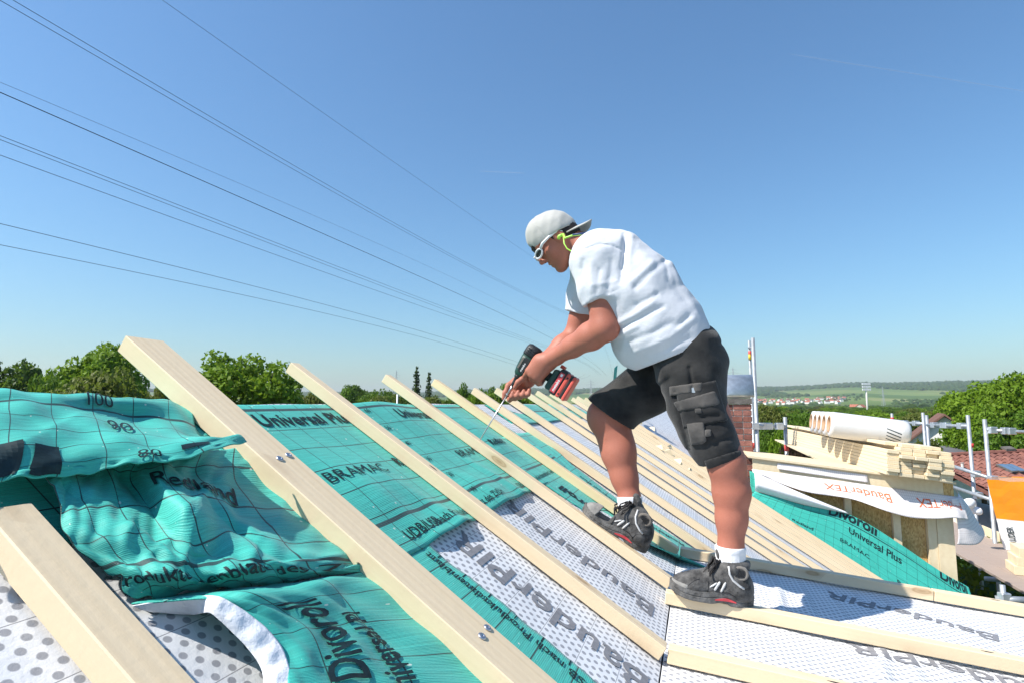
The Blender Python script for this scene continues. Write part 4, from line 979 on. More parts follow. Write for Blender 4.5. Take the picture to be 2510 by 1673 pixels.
    pp = MB(); pp.tube([surf(x, z, .0015) for x, z in ((.093, .145), (.088, .118), (.075, .098), (.050, .082), (.034, .075))], .0040, 6); obj('piping', pp, MAT['stripe'], bo, True)
    for path in (((.160, .034), (.156, .056), (.158, .074), (.166, .086)), ((.062, .034), (.056, .060), (.030, .074), (.008, .078)), ((.145, .034), (.120, .046), (.086, .050), (.060, .040)), ((.012, .040), (.020, .075), (.026, .110), (.022, .140)), ((.235, .040), (.222, .060), (.205, .074), (.188, .080))):
        pp = MB(); pp.tube([surf(x, z, .0006) for x, z in path], .0015, 5); obj('seam', pp, MAT['black_rubber'], bo, True)
    dcn = surf(.052, .125, .001); dsc = MB(); axd = fy*side
    dsc.loft([[dcn+(fx*.025*math.cos(a)+fz*.021*math.sin(a))*r+axd*h_ for a in np.linspace(0, 2*math.pi, 21)[:-1]] for r, h_ in ((1.25, -.006), (1.15, .003), (.85, .004), (.8, .002))]); obj('ankle_patch', dsc, MAT['boot_grey'], bo, True)
    dn_ = MB()
    for i in range(-3, 4):
        dn_.tube([dcn+fx*.005*i+fz*.012+axd*.0035, dcn+fx*.005*i-fz*.012+axd*.0035], .0008, 4); dn_.tube([dcn+fz*.0036*i+fx*.015+axd*.0035, dcn+fz*.0036*i-fx*.015+axd*.0035], .0008, 4)
    tag(obj('ankle_net', dn_, MAT['black_rubber'], bo), kind='stuff')
    tg = Field(B(.09, 0, .15)-.06, B(.09, 0, .15)+.08, .003); tg.cone(B(.098, 0, .115), B(.112, 0, .168), .020, .017, .0); tg.cone(B(.112, 0, .168), B(.124, 0, .182), .016, .013, .01)
    link('tongue', tg.mesh('tongue', 1), MAT['boot'], bo)
    st = [(.108, .142), (.120, .126), (.134, .112), (.148, .100), (.164, .090)]
    def onin(x, z): return B(x+.012, 0, z+.010)
    for i, (x, z) in enumerate(st):
        lc_ = MB(); w_ = .030
        x2, z2 = st[min(i+1, len(st)-1)]
        for s_ in (1, -1):
            lc_.tube([B(x, s_*w_, z-.012), B(x+.012, s_*w_*.6, z+.006), B((x+x2)/2+.014, 0, (z+z2)/2+.012), B(x2+.010, -s_*w_*.6, z2+.004), B(x2, -s_*w_, z2-.012)], .0034, 6)
        obj('lace', lc_, MAT['lace'], bo, True)
    rl = random.Random(int(1000*heel[0])); lc_ = MB()
    for k in range(13):
        p = B(.118+.01*rl.random(), .02*rl.uniform(-1, 1), .136); pts = [p]
        for q in range(6): p = p+(fx*rl.uniform(-.004, .014)+fy*side*rl.uniform(-.006, .014)+fz*(.010 if q < 2 else -.014))*sc_; pts.append(p)
        lc_.tube(pts, .0032, 6)
    tag(obj('lace_bow', lc_, MAT['lace'], bo, True), kind='stuff')
    return bo
LHEEL = T(1838, 1487, 2.29); LTOE = T(1650, 1452, 2.265)
boot(LHEEL, LTOE, Z+N_*.05, T(1793, 1385, 2.30), 1, 1.0)
RHEEL = T(1576, 1352, 2.472); RTOE = T(1430, 1262, 2.475)
boot(RHEEL, RTOE, NM*.85+Z*.15, T(1548, 1262, 2.50), 1, 1.0)
# ------------------------------------------------------------------ cordless drill, held
MAT['drill_green'] = simple('dark_green_plastic', (.018, .055, .042), .45, 0, .45, .15, 40, .1, 150)
MAT['drill_black'] = simple('black_plastic', (.016, .017, .018), .5, 0, .4, .3, 60, .2, 150)
MAT['drill_red'] = simple('red_battery_plastic', (.60, .085, .06), .42, 0, .45, .1, 30)
MAT['bit'] = simple('bright_steel', (.55, .55, .54), .3, .9, .5, .1, 50)
drill = empty('cordless_drill', D(.40, .05), 'dark green and red cordless drill with long screwdriver bit, held in both hands', 'drill')
mb = MB(); mb.tube([D(0, 0), D(.012, 0), D(.06, 0), D(.262, 0)], [.0012, .0028, .0032, .0034], 8); mb.tube([D(.225, 0), D(.262, 0), D(.285, 0)], [.0050, .0062, .0064], 10); obj('bit', mb, MAT['bit'], drill, True)
mb = MB()
for a, r in ((.236, .0085),): mb.tube([D(a-.0025, 0), D(a+.0025, 0)], r, 12)
obj('screw_collar', mb, MAT['bit'], drill)
mb = MB(); mb.tube([D(.278, 0), D(.281, 0), D(.300, 0), D(.318, 0), D(.322, 0), D(.335, 0)], [.0085, .0105, .0115, .0135, .0175, .019], 18); obj('chuck', mb, MAT['drill_black'], drill, True)
def shell(rings, n=20, e=2.6):
    L = []
    for a, g, rg, rs in rings:
        L.append([D(a, g+rg*math.copysign(abs(math.cos(q))**(2/e), math.cos(q)), rs*math.copysign(abs(math.sin(q))**(2/e), math.sin(q))) for q in np.linspace(0, 2*math.pi, n+1)[:-1]])
    return L
mb = MB(); mb.loft(shell([(.332, 0, .019, .019), (.340, .001, .026, .026), (.362, .002, .032, .030), (.400, .002, .035, .032), (.430, .002, .035, .032)])); obj('motor_housing', mb, MAT['drill_green'], drill, True)
mb = MB(); mb.loft(shell([(.428, .002, .0365, .0335), (.434, .002, .0375, .0345), (.462, .002, .0365, .0335), (.476, .001, .031, .028), (.480, 0, .020, .018)])); bc_ = obj('motor_cap', mb, MAT['drill_black'], drill, True)
for q in range(3):
    for k in range(2):
        mb = MB(); mb.box(D(.440+.010*q, -.010+.02*k, .0335), DA*.0026, DG*.007, DS*.003); obj('vent_slot', mb, MAT['screw_dark'], bc_)
mb = MB(); mb.box(D(.385, .006, .0315), DA*.034, DG*.012, DS*.0016); lb = obj('name_plate', mb, MAT['drill_black'], drill)
lettering(lambda u, v: D(u, -v, .0338), 'metabo', .356, -.009, 1, 0, .013, MAT['white_print'], lb, .012, 1.0, .0004)
mb = MB(); mb.box(D(.388, -.014, .0300), DA*.026, DG*.004, DS*.003); obj('side_panel', mb, MAT['boot_grey'], drill)
# grip, trigger
gl_ = [[D(.395+.020*math.cos(q)+.006*(g-.03)/.13, g, .0155*math.sin(q)) for q in np.linspace(0, 2*math.pi, 17)[:-1]] for g in (.022, .05, .08, .11, .135)]
mb = MB(); mb.loft(gl_); obj('grip', mb, MAT['drill_black'], drill, True)
mb = MB(); mb.box(D(.368, .046, 0), DA*.010, DG*.013, DS*.008); obj('trigger', mb, MAT['drill_red'], drill)
# battery foot and pack
def slab(a0, a1, g0, g1, s0, ch=.006):
    L = []
    for g, k in ((g0, ch), (g0+ch, 0), (g1-ch, 0), (g1, ch)):
        L.append([D(a, g, s_) for a, s_ in ((a0+k, -s0+ch), (a0+k+ch*.5, -s0+k*.6), (a1-k-ch*.5, -s0+k*.6), (a1-k, -s0+ch), (a1-k, s0-ch), (a1-k-ch*.5, s0-k*.6), (a0+k+ch*.5, s0-k*.6), (a0+k, s0-ch))])
    return L
mb = MB(); mb.loft(slab(.352, .446, .128, .156, .030)); obj('battery_mount', mb, MAT['drill_green'], drill)
mb = MB(); mb.loft(slab(.346, .462, .154, .188, .037)); bp = obj('battery', mb, MAT['drill_black'], drill)
tag(bp, 'battery pack in black and red')
mb = MB(); mb.loft(slab(.348, .460, .186, .206, .0365)); obj('battery_red_band', mb, MAT['drill_red'], bp)
mb = MB(); mb.loft(slab(.350, .459, .2055, .218, .0345, .003)); obj('battery_band', mb, MAT['drill_black'], bp)
mb = MB(); mb.loft(slab(.348, .460, .217, .232, .0365, .005)); obj('battery_red_band', mb, MAT['drill_red'], bp)
mb = MB(); mb.box(D(.466, .150, 0), DA*.007, DG*.010, DS*.014); obj('release_button', mb, MAT['drill_red'], drill)
mb = MB(); mb.box(D(.402, .170, .0372), DA*.046, DG*.0105, DS*.0012); pl = obj('pack_label', mb, MAT['boot_red'], bp)
lettering(lambda u, v: D(u, -v, .0390), 'metabo', .362, -.1755, 1, 0, .0175, MAT['white_print'], pl, .02, 1.0, .0004)
mb = MB(); mb.box(D(.437, .170, .0385), DA*.006, DG*.005, DS*.0006); obj('pack_mark', mb, MAT['white_print'], bp)
for a in (.364, .440): mb = MB(); mb.tube([D(a, .197, .0360), D(a, .197, .0372)], .0042, 12); obj('pack_screw', mb, MAT['screw_dark'], bp)
mb = MB(); mb.box(D(.355, .166, .0366), DA*.003, DG*.003, DS*.001); obj('pack_screw', mb, MAT['screw_dark'], bp)
# ------------------------------------------------------------------ the next dormer, still open, with its load of timber and film
MAT['osb'] = None
m = NT('osb_board'); c_ = m.coord('Object'); mp_ = m.n('Mapping'); m.set(mp_.inputs['Vector'], c_); mp_.inputs['Scale'].default_value = (60, 60, 26)
v1 = m.n('TexVoronoi', feature='F1'); m.set(v1.inputs['Vector'], mp_.outputs[0]); v1.inputs['Scale'].default_value = 1.4; v1.inputs['Randomness'].default_value = 1
sc_ = m.n('SeparateColor'); m.set(sc_.inputs[0], v1.outputs['Color'])
k_ = m.ramp(m.math('ADD', m.math('MULTIPLY', sc_.outputs[0], .7), m.math('MULTIPLY', m.noise(c_, 40, 4), .3)), (.15, (.42, .25, .09)), (.5, (.56, .36, .14)), (.85, (.68, .48, .22)))
m.bump(v1.outputs['Distance'], .3, .01); MAT['osb'] = m.fin(k_, .6, 0, .3)
def tex_mesh():
    m = NT('gridded_white_film'); uv = m.n('UVMap').outputs[0]; sp = m.n('SeparateXYZ'); m.set(sp.inputs[0], uv)
    def ln(x, p, wd): f = m.math('FLOORED_MODULO', x, p); return m.math('LESS_THAN', f, wd)
    L = m.math('MAXIMUM', ln(sp.outputs[0], .022, .0045), ln(sp.outputs[1], .022, .0045))
    k = m.mix(m.math('MULTIPLY', L, .55), (.76, .72, .71), (.50, .42, .44)); m.bump(m.noise(uv, 9, 4), .3, .02)
    return m.fin(k, .55, 0, .35)
MAT['tex_film'] = tex_mesh()
Tn = lambda n_, z_, t_=TD: R_*t_+N_*n_+Z*z_
dorm = empty('dormer', Tn(1.7, -1.6), 'unfinished timber dormer with OSB cheek and white film under its eaves beam', 'dormer')
bz = lambda n_: -.70-.111*(n_-.675)          # top of the eaves beam
mb = MB(); mb.prism([Tn(.66, bz(.66)), Tn(2.755, bz(2.755)), Tn(2.755, bz(2.755)-.165), Tn(.66, bz(.66)-.19)], R_*.10); o = obj('eaves_beam', mb, MAT['batten_b'], dorm)
mb = MB(); mb.prism([Tn(2.757, bz(2.757)+.0, TD+.002), Tn(2.86, bz(2.86), TD+.002), Tn(2.86, bz(2.86)-.16, TD+.002), Tn(2.757, bz(2.757)-.16, TD+.002)], R_*.09); obj('beam_end', mb, MAT['osb'], dorm)
for i in range(17):
    t0 = TD-.035+i*.36; mb = MB(); nl_ = .60 if i < 3 else 1.62; mb.prism([Tn(nl_, bz(nl_)+.003, t0), Tn(2.88, bz(2.88)+.003, t0), Tn(2.88, bz(2.88)+.028, t0), Tn(nl_, bz(nl_)+.028, t0)], R_*.352); obj('roof_board', mb, MAT['batten_b'], dorm)
def zroof(n_): return K0[2]-(n_-K0@N_)*math.tan(AL)
for a, b in ((1.20, 1.265), (1.70, 1.775), (2.215, 2.295), (2.57, 2.66)):
    mb = MB(); mb.prism([Tn(a, bz(a)-.19, TD+.01), Tn(b, bz(b)-.19, TD+.01), Tn(b, zroof(b)-.1, TD+.01), Tn(a, zroof(a)-.1, TD+.01)], R_*.09); obj('stud', mb, MAT['batten_b'], dorm)
for a, b in ((.70, 1.198), (1.267, 1.698), (1.777, 2.213), (2.297, 2.568)):
    mb = MB(); mb.prism([Tn(a, bz(a)-.18, TD+.085), Tn(b, bz(b)-.18, TD+.085), Tn(b, zroof(b)-.1, TD+.085), Tn(a, zroof(a)-.1, TD+.085)], R_*.02); obj('osb_panel', mb, MAT['osb'], dorm)
mb = MB(); mb.prism([Tn(2.663, bz(2.66)-.17, TD-.004), Tn(2.83, bz(2.83)-.17, TD-.004), Tn(2.83, zroof(2.83)-.2, TD-.004), Tn(2.663, zroof(2.66)-.2, TD-.004)], R_*.13); obj('corner_post', mb, MAT['batten_b'], dorm)
mb = MB(); mb.prism([Tn(2.80, bz(2.8)-.17, TD+.13), Tn(2.80, bz(2.8)-.17, TD+2.1), Tn(2.80, zroof(2.8)-.2, TD+2.1), Tn(2.80, zroof(2.8)-.2, TD+.13)], -N_*.05); obj('front_panel', mb, MAT['osb'], dorm)
# strip of white facing lying on the beam
mb = MB(); mb.grid(lambda u, v: Tn(.95+1.02*u, bz(.95+1.02*u)-.02-.075*v-.02*u*v, TD-.006-.012*v*v-.006*math.sin(7*u)), lin(0, 1, 30), lin(0, 1, 8), 0, lambda u, v: (u*1.0, v*.1))
st_ = solid(obj('white_strip', mb, MAT['tex_film'], dorm, True))
lettering(lambda u, v: Tn(.95+1.02*(u), bz(.95+1.02*u)-.02-.075*(1-v), TD-.022), 'Ro', .80, .96, -1, 0, .085, MAT['grey_print'], st_, .02, 1, .002) if False else None
# film hanging below the beam, prints upside down
top = [(.64, -.035), (.95, -.03), (1.3, -.05), (1.7, -.075), (2.1, -.085), (2.45, -.085), (2.76, -.06), (2.93, -.03)]
film = []
for k, (nn, dz) in enumerate(top):
    base = bz(nn)-.17
    drop = (.015, .11, .15, .17, .24, .26, .22, .20)[k]; outw = (.03, .05, .07, .10, .15, .13, .10, .06)[k]
    film.append([Tn(nn, base+.03, TD-.012), Tn(nn+.01, base-drop*.35, TD-.012-outw*.7), Tn(nn+.02, base-drop*.7, TD-.012-outw), Tn(nn+.03, base-drop, TD-.012-outw*1.25)])
FS = Sheet([[film[c][r] for c in range(len(film))] for r in range(4)], lambda u, v: -R_*(.012*math.sin(21*u+3*v)*v+.008*math.sin(47*u-4*v)*v)+Z*(.012*math.sin(17*u)*v))
mb = MB(); mb.grid(FS.at, lin(0, 1, 90), lin(0, 1, 16), 0, lambda u, v: (u*2.3, v*.28)); fo = solid(obj('underroof_film', mb, MAT['tex_film'], dorm, True), .002)
for u_ in (.60, .115+.85): lettering(lambda a, b: FS.at(1-a/2.3, b/.28), 'BauderTEX', 2.3*(1-u_), .055, 1, 0, .125, MAT['orange_print'], fo, .01, 1.0, .003)
fl2 = []
for r, (z_, n0, n1, ou) in enumerate(((0, 2.80, 2.96, .02), (-.17, 2.83, 3.05, .03), (-.38, 2.84, 3.14, .03), (-.50, 2.84, 3.20, .02), (-.53, 2.84, 3.21, .01))):
    fl2.append([Tn(n0, bz(2.8)-.16+z_, TD-.05-ou), Tn((n0+n1)/2, bz(2.8)-.15+z_, TD-.01-ou), Tn(n1, bz(2.8)-.12+z_*.92, TD+.18), Tn(n1+.05, bz(2.8)-.10+z_*.85, TD+.45)])
F2s = Sheet(fl2, lambda u, v: N_*.015*math.sin(9*u+5*v)*v); mb = MB(); mb.grid(F2s.at, lin(0, 1, 24), lin(0, 1, 24), 0, lambda u, v: (u*.6, v*.5)); o = solid(obj('film_flap', mb, MAT['tex_film'], dorm, True), .002)
mb = MB(); mb.grid(lambda u, v: F2s.at(u, .93+.07*v)-R_*.004, lin(0, 1, 24), lin(0, 1, 4)); obj('flap_hem', mb, MAT['steel'], dorm, True)

# turquoise upstand beside the cheek, its white back folded over along the top
upT = [(.66, -1.10), (1.18, -1.24), (1.70, -1.33), (2.2, -1.63), (2.70, -1.97), (2.90, -2.10)]
upB = [-.80, -1.42, -2.05, -2.68, -3.35, -3.75]
lowp = [P_m(8.06, s_, .02) for s_ in upB]; topp = [Tn(n_, z_-.0, TD-.03-.10*(1 if k < 2 else .5)) for k, (n_, z_) in enumerate(upT)]
US = Sheet([lowp, [a*.66+b*.34-NM*.03 for a, b in zip(lowp, topp)], [a*.30+b*.70-NM*.02 for a, b in zip(lowp, topp)], topp], lambda u, v: NM*.008*math.sin(15*u+6*v))
UL = np.linalg.norm(lowp[-1]-lowp[0])
MAT['teal_up'] = teal('teal_upstand', gu=.105, gv=.105, thick=(.50,))
mb = MB(); mb.grid(US.at, lin(0, 1, 80), lin(0, 1, 30), 0, lambda u, v: (u*UL, v*.62)); uo = solid(obj('roofing_membrane', mb, [MAT['teal_up'], MAT['fleece']], None, True))
tag(uo, 'turquoise printed membrane turned up against the OSB cheek of the far dormer', 'membrane')
ius = lambda a, b: US.at(a/UL, b/.62)
for a_ in (1.22, 2.44): lettering(ius, 'Universal Plus', a_, .375, 1, 0, .115, BP, uo, .015, .95, .003)
for a_ in (.95, 2.25): lettering(ius, 'Divoroll', a_, .53, 1, 0, .18, BP, uo, .03, 1.0, .003, clip=lambda a, b: b < .62 and a < UL)
lettering(ius, 'BRAMAC', 1.12, .20, 1, 0, .075, BP, uo, 0, 1.2, .003); lettering(ius, 'Redland', 1.78, .12, 1, 0, .085, BP, uo, .015, .95, .003); lettering(ius, 'Redland', .55, .16, 1, 0, .085, BP, uo, .015, .95, .003)
fb = [topp[0]+Z*.0, topp[1], topp[2]+(topp[3]-topp[2])*.02]
wb_ = Sheet([[p+R_*.01 for p in fb], [fb[0]+Z*.10-R_*.07, fb[1]+Z*.085-R_*.10, fb[2]+Z*.01-R_*.04], [fb[0]+Z*.24-R_*.02, fb[1]+Z*.15-R_*.06, fb[2]+Z*.02]])
mb = MB(); mb.grid(wb_.at, lin(0, 1, 30), lin(0, 1, 12)); solid(obj('underside', mb, MAT['fleece'], uo, True), .002)

# ---- laths stacked on the dormer roof, ends towards us
rs_ = random.Random(3)
TL, TR = onT(2166, 1094, 8.12), onT(2318, 1128, 8.12)
nA, nB_ = 2.10, 2.78
zA = bz(nA)+.032
cols, rows = 5, 8; cw = (nB_-nA)/cols; lh = .0425
LM = bevel(MB().box((2.8, 0, 0), A(2.8, 0, 0), A(0, cw*.485, 0), A(0, 0, lh*.475)).mesh('lath'), .003); LM.materials.append(MAT['batten_b'])
rown = ['bottom', 'second', 'third', 'fourth', 'fifth', 'sixth', 'seventh', 'top']; coln = ['end column over the rafters', 'second column', 'middle column', 'fourth column', 'column at the gutter end']
for c in range(cols):
    for r in range(rows):
        if r == 7 and c in (0,): continue
        o = bpy.data.objects.new('lath', LM); COL.objects.link(o)
        n0 = nA+cw*(c+.5)+r*.006+rs_.uniform(-.003, .003); z0 = bz(n0)+.032+lh*(r+.5)+.0
        zz = (DF*1.0)
        x_ = unit(R_-N_*.07+N_*rs_.uniform(-.002, .002)); y_ = unit(np.cross(NF, x_)); 
        o.matrix_world = frame(Tn(n0, z0, 8.06+rs_.uniform(-.06, .06)+(.0 if r < 6 else rs_.uniform(0, .12))), x_, y_, NF)
        tag(o, f'pale bundled lath on the dormer, {rown[r]} row of the {coln[c]}', 'lath', 'laths bundled on the far dormer roof')
for k, (n0, dr, a) in enumerate(((2.48, 8, .02), (2.68, 8, -.03), (2.33, 8, .0), (2.80, 8.0, .035))):
    o = bpy.data.objects.new('lath', LM); COL.objects.link(o); x_ = unit(R_-N_*.07+N_*a*.3); y_ = unit(np.cross(NF, x_))
    o.matrix_world = frame(Tn(n0-.1, bz(n0-.1)+.032+lh*(dr+.5)+.001, 8.16+.05*k), x_, y_, NF)
    tag(o, f'pale lath lying loose on top of the bundle, {["nearer the middle", "slightly askew", "on the rafter side", "nearest the gutter"][k]}', 'lath', 'laths bundled on the far dormer roof')
# ---- five rolls of white film across the laths
MAT['roll_film'] = simple('white_wrapped_film', (.62, .615, .61), .35, 0, .5, .04, 4, .3, 7)
MAT['cardboard'] = simple('cardboard_core', (.42, .27, .17), .8, 0, .2, .12, 40)
RR = .172; rz = lambda n_: bz(n_)+.032+lh*7.0+RR+.004+(lh*1.0)
def roll(t, n0, n1, label, stripes=True, tilt=0.0):
    a = Tn(n0, rz(n0), t); b = Tn(n1, rz(n1)-.02, t+tilt); ax = unit(b-a); u = unit(np.cross(ax, Z)); v = np.cross(u, ax); L = np.linalg.norm(b-a)
    ring = lambda p, r: [p+(u*math.cos(q)+v*math.sin(q))*r*(1+.012*math.sin(3*q)) for q in np.linspace(0, 2*math.pi, 37)[:-1]]
    root = empty('film_roll', a, label, 'roll', 'rolls of white film on the laths')
    mb = MB(); mb.loft([ring(a+ax*.10, .095), ring(a+ax*.004, .104), ring(a, .122), ring(a+ax*.012, RR*.96), ring(a+ax*.04, RR), ring(b-ax*.12, RR*.995), ring(b-ax*.05, RR*.97), ring(b-ax*.01, RR*.80), ring(b, RR*.5)]); obj('film', mb, MAT['roll_film'], root, True)
    mb = MB(); mb.loft([ring(a+ax*.006, .120), ring(a-ax*.004, .116), ring(a-ax*.004, .092), ring(a+ax*.06, .086)], cap=False); obj('core', mb, MAT['cardboard'], root, True)
    mb = MB(); mb.add([p for p in ring(a+ax*.035, .095)], [tuple(range(36))]); obj('core_shade', mb, MAT['cardboard'], root)
    if stripes:
        for k in range(7):
            mb = MB(); P0 = []
            for s_ in lin(0, 1, 9):
                q = 1.05+k*.26+s_*.30
                for w_ in (0, .07): P0.append(b-ax*(.30-.17*s_)+(u*math.cos(-q-w_+1.3)+v*math.sin(-q-w_+1.3)*1)*(RR*1.006))
            mb.add(P0, [(2*i, 2*i+1, 2*i+3, 2*i+2) for i in range(8)]); obj('printed_stripe', mb, MAT['black_print'], root)
    return root
for k, t in enumerate((8.98, 9.385, 9.79, 10.195, 10.60)):
    roll(t, 1.70+.012*k, 2.64+.02*math.sin(k*2), 'wrapped roll of white film on the laths, ' + ['nearest with striped end in full view', 'second from the striped front one', 'middle one of the five', 'fourth, half hidden by its neighbours', 'rearmost, next to the chimney'][k])
# ------------------------------------------------------------------ brick chimney with curved zinc hood
TC = 9.15
cR = onT(1845, 1100, TC)@N_; cw_ = .74; cd = .62; cL = cR-cw_
ztop = onT(1815, 989, TC)[2]; zbot = zroof(cR)-.5
chim = empty('chimney', Tn((cL+cR)/2, zroof(cL), TC+cd/2), 'dark red brick chimney with curved zinc hood beside the scaffold pole', 'chimney')
MAT['mortar'] = simple('pale_mortar', (.54, .48, .42), .9, 0, .1, .15, 30, .5, 120)
bm_ = []
for k, c in enumerate(((.21, .088, .068), (.17, .072, .058), (.26, .115, .092), (.13, .060, .052))): bm_.append(simple('brick_%s' % 'abcd'[k], c, .85, 0, .15, .25, 18, .5, 90))
mb = MB(); mb.prism([Tn(cL+.006, zbot, TC+.006), Tn(cR-.006, zbot, TC+.006), Tn(cR-.006, zbot, TC+cd-.006), Tn(cL+.006, zbot, TC+cd-.006)], Z*(ztop-zbot-.003)); obj('mortar', mb, MAT['mortar'], chim)
def brick_mesh(L):
    mm = bevel(MB().box((0, 0, 0), A(L/2, 0, 0), A(0, .03, 0), A(0, 0, .0365)).mesh('brick'), .004); return mm
BM = {L: [brick_mesh(L) for _ in range(4)] for L in (.24, .115)}
for L in BM:
    for k in range(4): BM[L][k].materials.append(bm_[k])
rb = random.Random(5); pitch = .0868; j = .0115
nrow = int((ztop-(zroof(cR)-.1))/pitch)+1
faces = [(Tn(cL, 0, TC), N_, -R_, cw_), (Tn(cL, 0, TC), R_, -N_, cd), (Tn(cR, 0, TC), R_, N_, cd)]
for o_, ax, nn, W_ in faces:
    for r in range(nrow):
        z_ = ztop-pitch*(r+.5); x = 0.0; seq = []
        while x < W_-.02:
            L = .115 if (x == 0 and r % 2) or rb.random() < .22 else .24
            L = min(L, W_-x) if W_-x > .08 else W_-x
            seq.append((x, L)); x += L+j
        for x, L in seq:
            k = .24 if L > .16 else .115; o = bpy.data.objects.new('brick', BM[k][rb.choice((0, 0, 1, 2, 1, 3))]); COL.objects.link(o)
            c = o_+ax*(x+L/2)+Z*z_+nn*(rb.uniform(-.0035, .0035)-.022); y_ = np.cross(Z, ax); M_ = frame(c, ax*(L/k), y_, Z); o.matrix_world = M_
            o.parent = chim; o.matrix_parent_inverse = parent_inv(chim)
MAT['slab'] = simple('dark_concrete', (.12, .11, .10), .9, 0, .1, .3, 12, .5, 60)
mb = MB(); mb.prism([Tn(cL-.03, ztop, TC-.03), Tn(cR+.015, ztop, TC-.03), Tn(cR+.015, ztop, TC+cd+.03), Tn(cL-.03, ztop, TC+cd+.03)], Z*.085); obj('crown_slab', mb, MAT['slab'], chim)
zh = ztop+.125; rh = .315; prof = [(math.cos(a)*(rh+.02), math.sin(a)*rh) for a in np.linspace(math.pi*1.03, -.03*math.pi, 25)]
hl, hr = cL-.10, cR+.055; tm = TC+cd/2
mb = MB(); L0 = [[Tn(n_, zh+z_, tm+t_) for t_, z_ in prof] for n_ in (hl, hr)]
mb.add(L0[0]+L0[1], [(i, i+1, 26+i, 25+i) for i in range(24)])
hood = obj('hood', mb, MAT['steel'], chim, True); solid(hood, .004, 0)
for n_ in (hl+.004, hr-.004):
    mb = MB(); mb.add([Tn(n_, zh+z_*.985, tm+t_*.985) for t_, z_ in prof]+[Tn(n_, zh+z_*.90, tm+t_*.90) for t_, z_ in prof], [(i, i+1, 25+i+1, 25+i) for i in range(24)]); o = obj('hood_rim', mb, MAT['steel'], chim); solid(o, .01, 0)
for n_ in (cL+.1, cR-.18): 
    for t_ in (TC+.05, TC+cd-.05): mb = MB(); mb.box(Tn(n_, ztop+.11, t_), N_*.02, R_*.004, Z*.03); obj('hood_leg', mb, MAT['steel'], chim)
# loose collar of membrane at its foot
cb = [[Tn(cR-.06+.10*u, zroof(cR)+.32-.30*v+.02*math.sin(7*u+3*v), TC-.05-.10*v) for u in (0, .5, 1.0, 1.5)] for v in (0, .5, 1)]
CS = Sheet(cb); mb = MB(); mb.grid(CS.at, lin(0, 1, 16), lin(0, 1, 10), 0, lambda u, v: (u*.3, v*.3)); o = solid(obj('roofing_membrane', mb, [MAT['teal'], MAT['fleece']], None, True), .003); tag(o, 'small turquoise membrane offcut with white rim at the chimney foot', 'membrane')
# ------------------------------------------------------------------ scaffolding along the eaves, its deck and what stands on it
MAT['red_mark'] = simple('red_paint_mark', (.55, .06, .05), .5)
MAT['yellow_mark'] = simple('yellow_paint_mark', (.70, .50, .04), .5)
MAT['green_tube'] = simple('green_tube', (.10, .22, .16), .5, .2)
DECK = -2.62
scf = empty('scaffold', Tn(4.8, GROUND, 9.5), 'galvanised scaffold with plank deck along the eaves, beyond the far dormer', 'scaffold')
def tube(name, a, b, r=.034, mat=None, parent=None, seg=10):
    mb = MB(); mb.tube([a, b], r, seg); return obj(name, mb, mat or MAT['galv'], parent or scf, True)
def post(px, py, Y, zlow=GROUND, r=.036, parent=None, mat=None):
    a = atd(px, py, Y); return tube('standard', a, A(a[0], a[1], zlow), r, mat, parent), a
def clamp(p, parent=None, s=.07):
    mb = MB(); mb.box(p, A(s, 0, 0), A(0, s*.8, 0), A(0, 0, s*.9)); me = bevel(mb.mesh('coupler'), .008); return link('coupler', me, MAT['steel'], parent or scf)
def rail(x0, y0, x1, y1, Y0, Y1, r=.034, flat=False, parent=None):
    a, b = atd(x0, y0, Y0), atd(x1, y1, Y1); tube('ledger', a, b, r, None, parent); return a, b
post(2372, 1016, 12.0); post(2413, 1026, 11.2); post(2262, 1010, 14.4); post(2271, 1016, 14.2); post(2186, 1012, 16.5, DECK)
a, b = rail(2186, 1033, 2262, 1037, 16.5, 14.4); clamp(a*.55+b*.45); clamp(a*.2+b*.8)
a, b = rail(2273, 1040, 2374, 1043, 14.2, 12.0); [clamp(a*(1-f)+b*f) for f in (.2, .45, .52, .85)]
a, b = rail(2415, 1052, 2560, 1060, 11.2, 10.8); [clamp(a*(1-f)+b*f) for f in (.12, .36, .44)]
rail(2290, 1126, 2450, 1178, 12.6, 11.1); rail(2330, 1190, 2450, 1230, 12.6, 11.1)
clamp(atd(2392, 1160, 11.95)); clamp(atd(2398, 1213, 11.9)); clamp(atd(2433, 1173, 11.1))
for px, py, Y in ((2381, 1090, 12.0), (2187, 1025, 16.5)):
    q = atd(px, py, Y); tube('colour_band', q-Z*.04, q+Z*.04, .044, MAT['red_mark'])
# short post with a base clamp near the bottom edge of view
q = atd(2457, 1432, 6.4); tube('standard', q, q-Z*1.2, .026); clamp(atd(2462, 1462, 6.4), s=.05); rail(2440, 1466, 2520, 1470, 6.45, 6.3); 
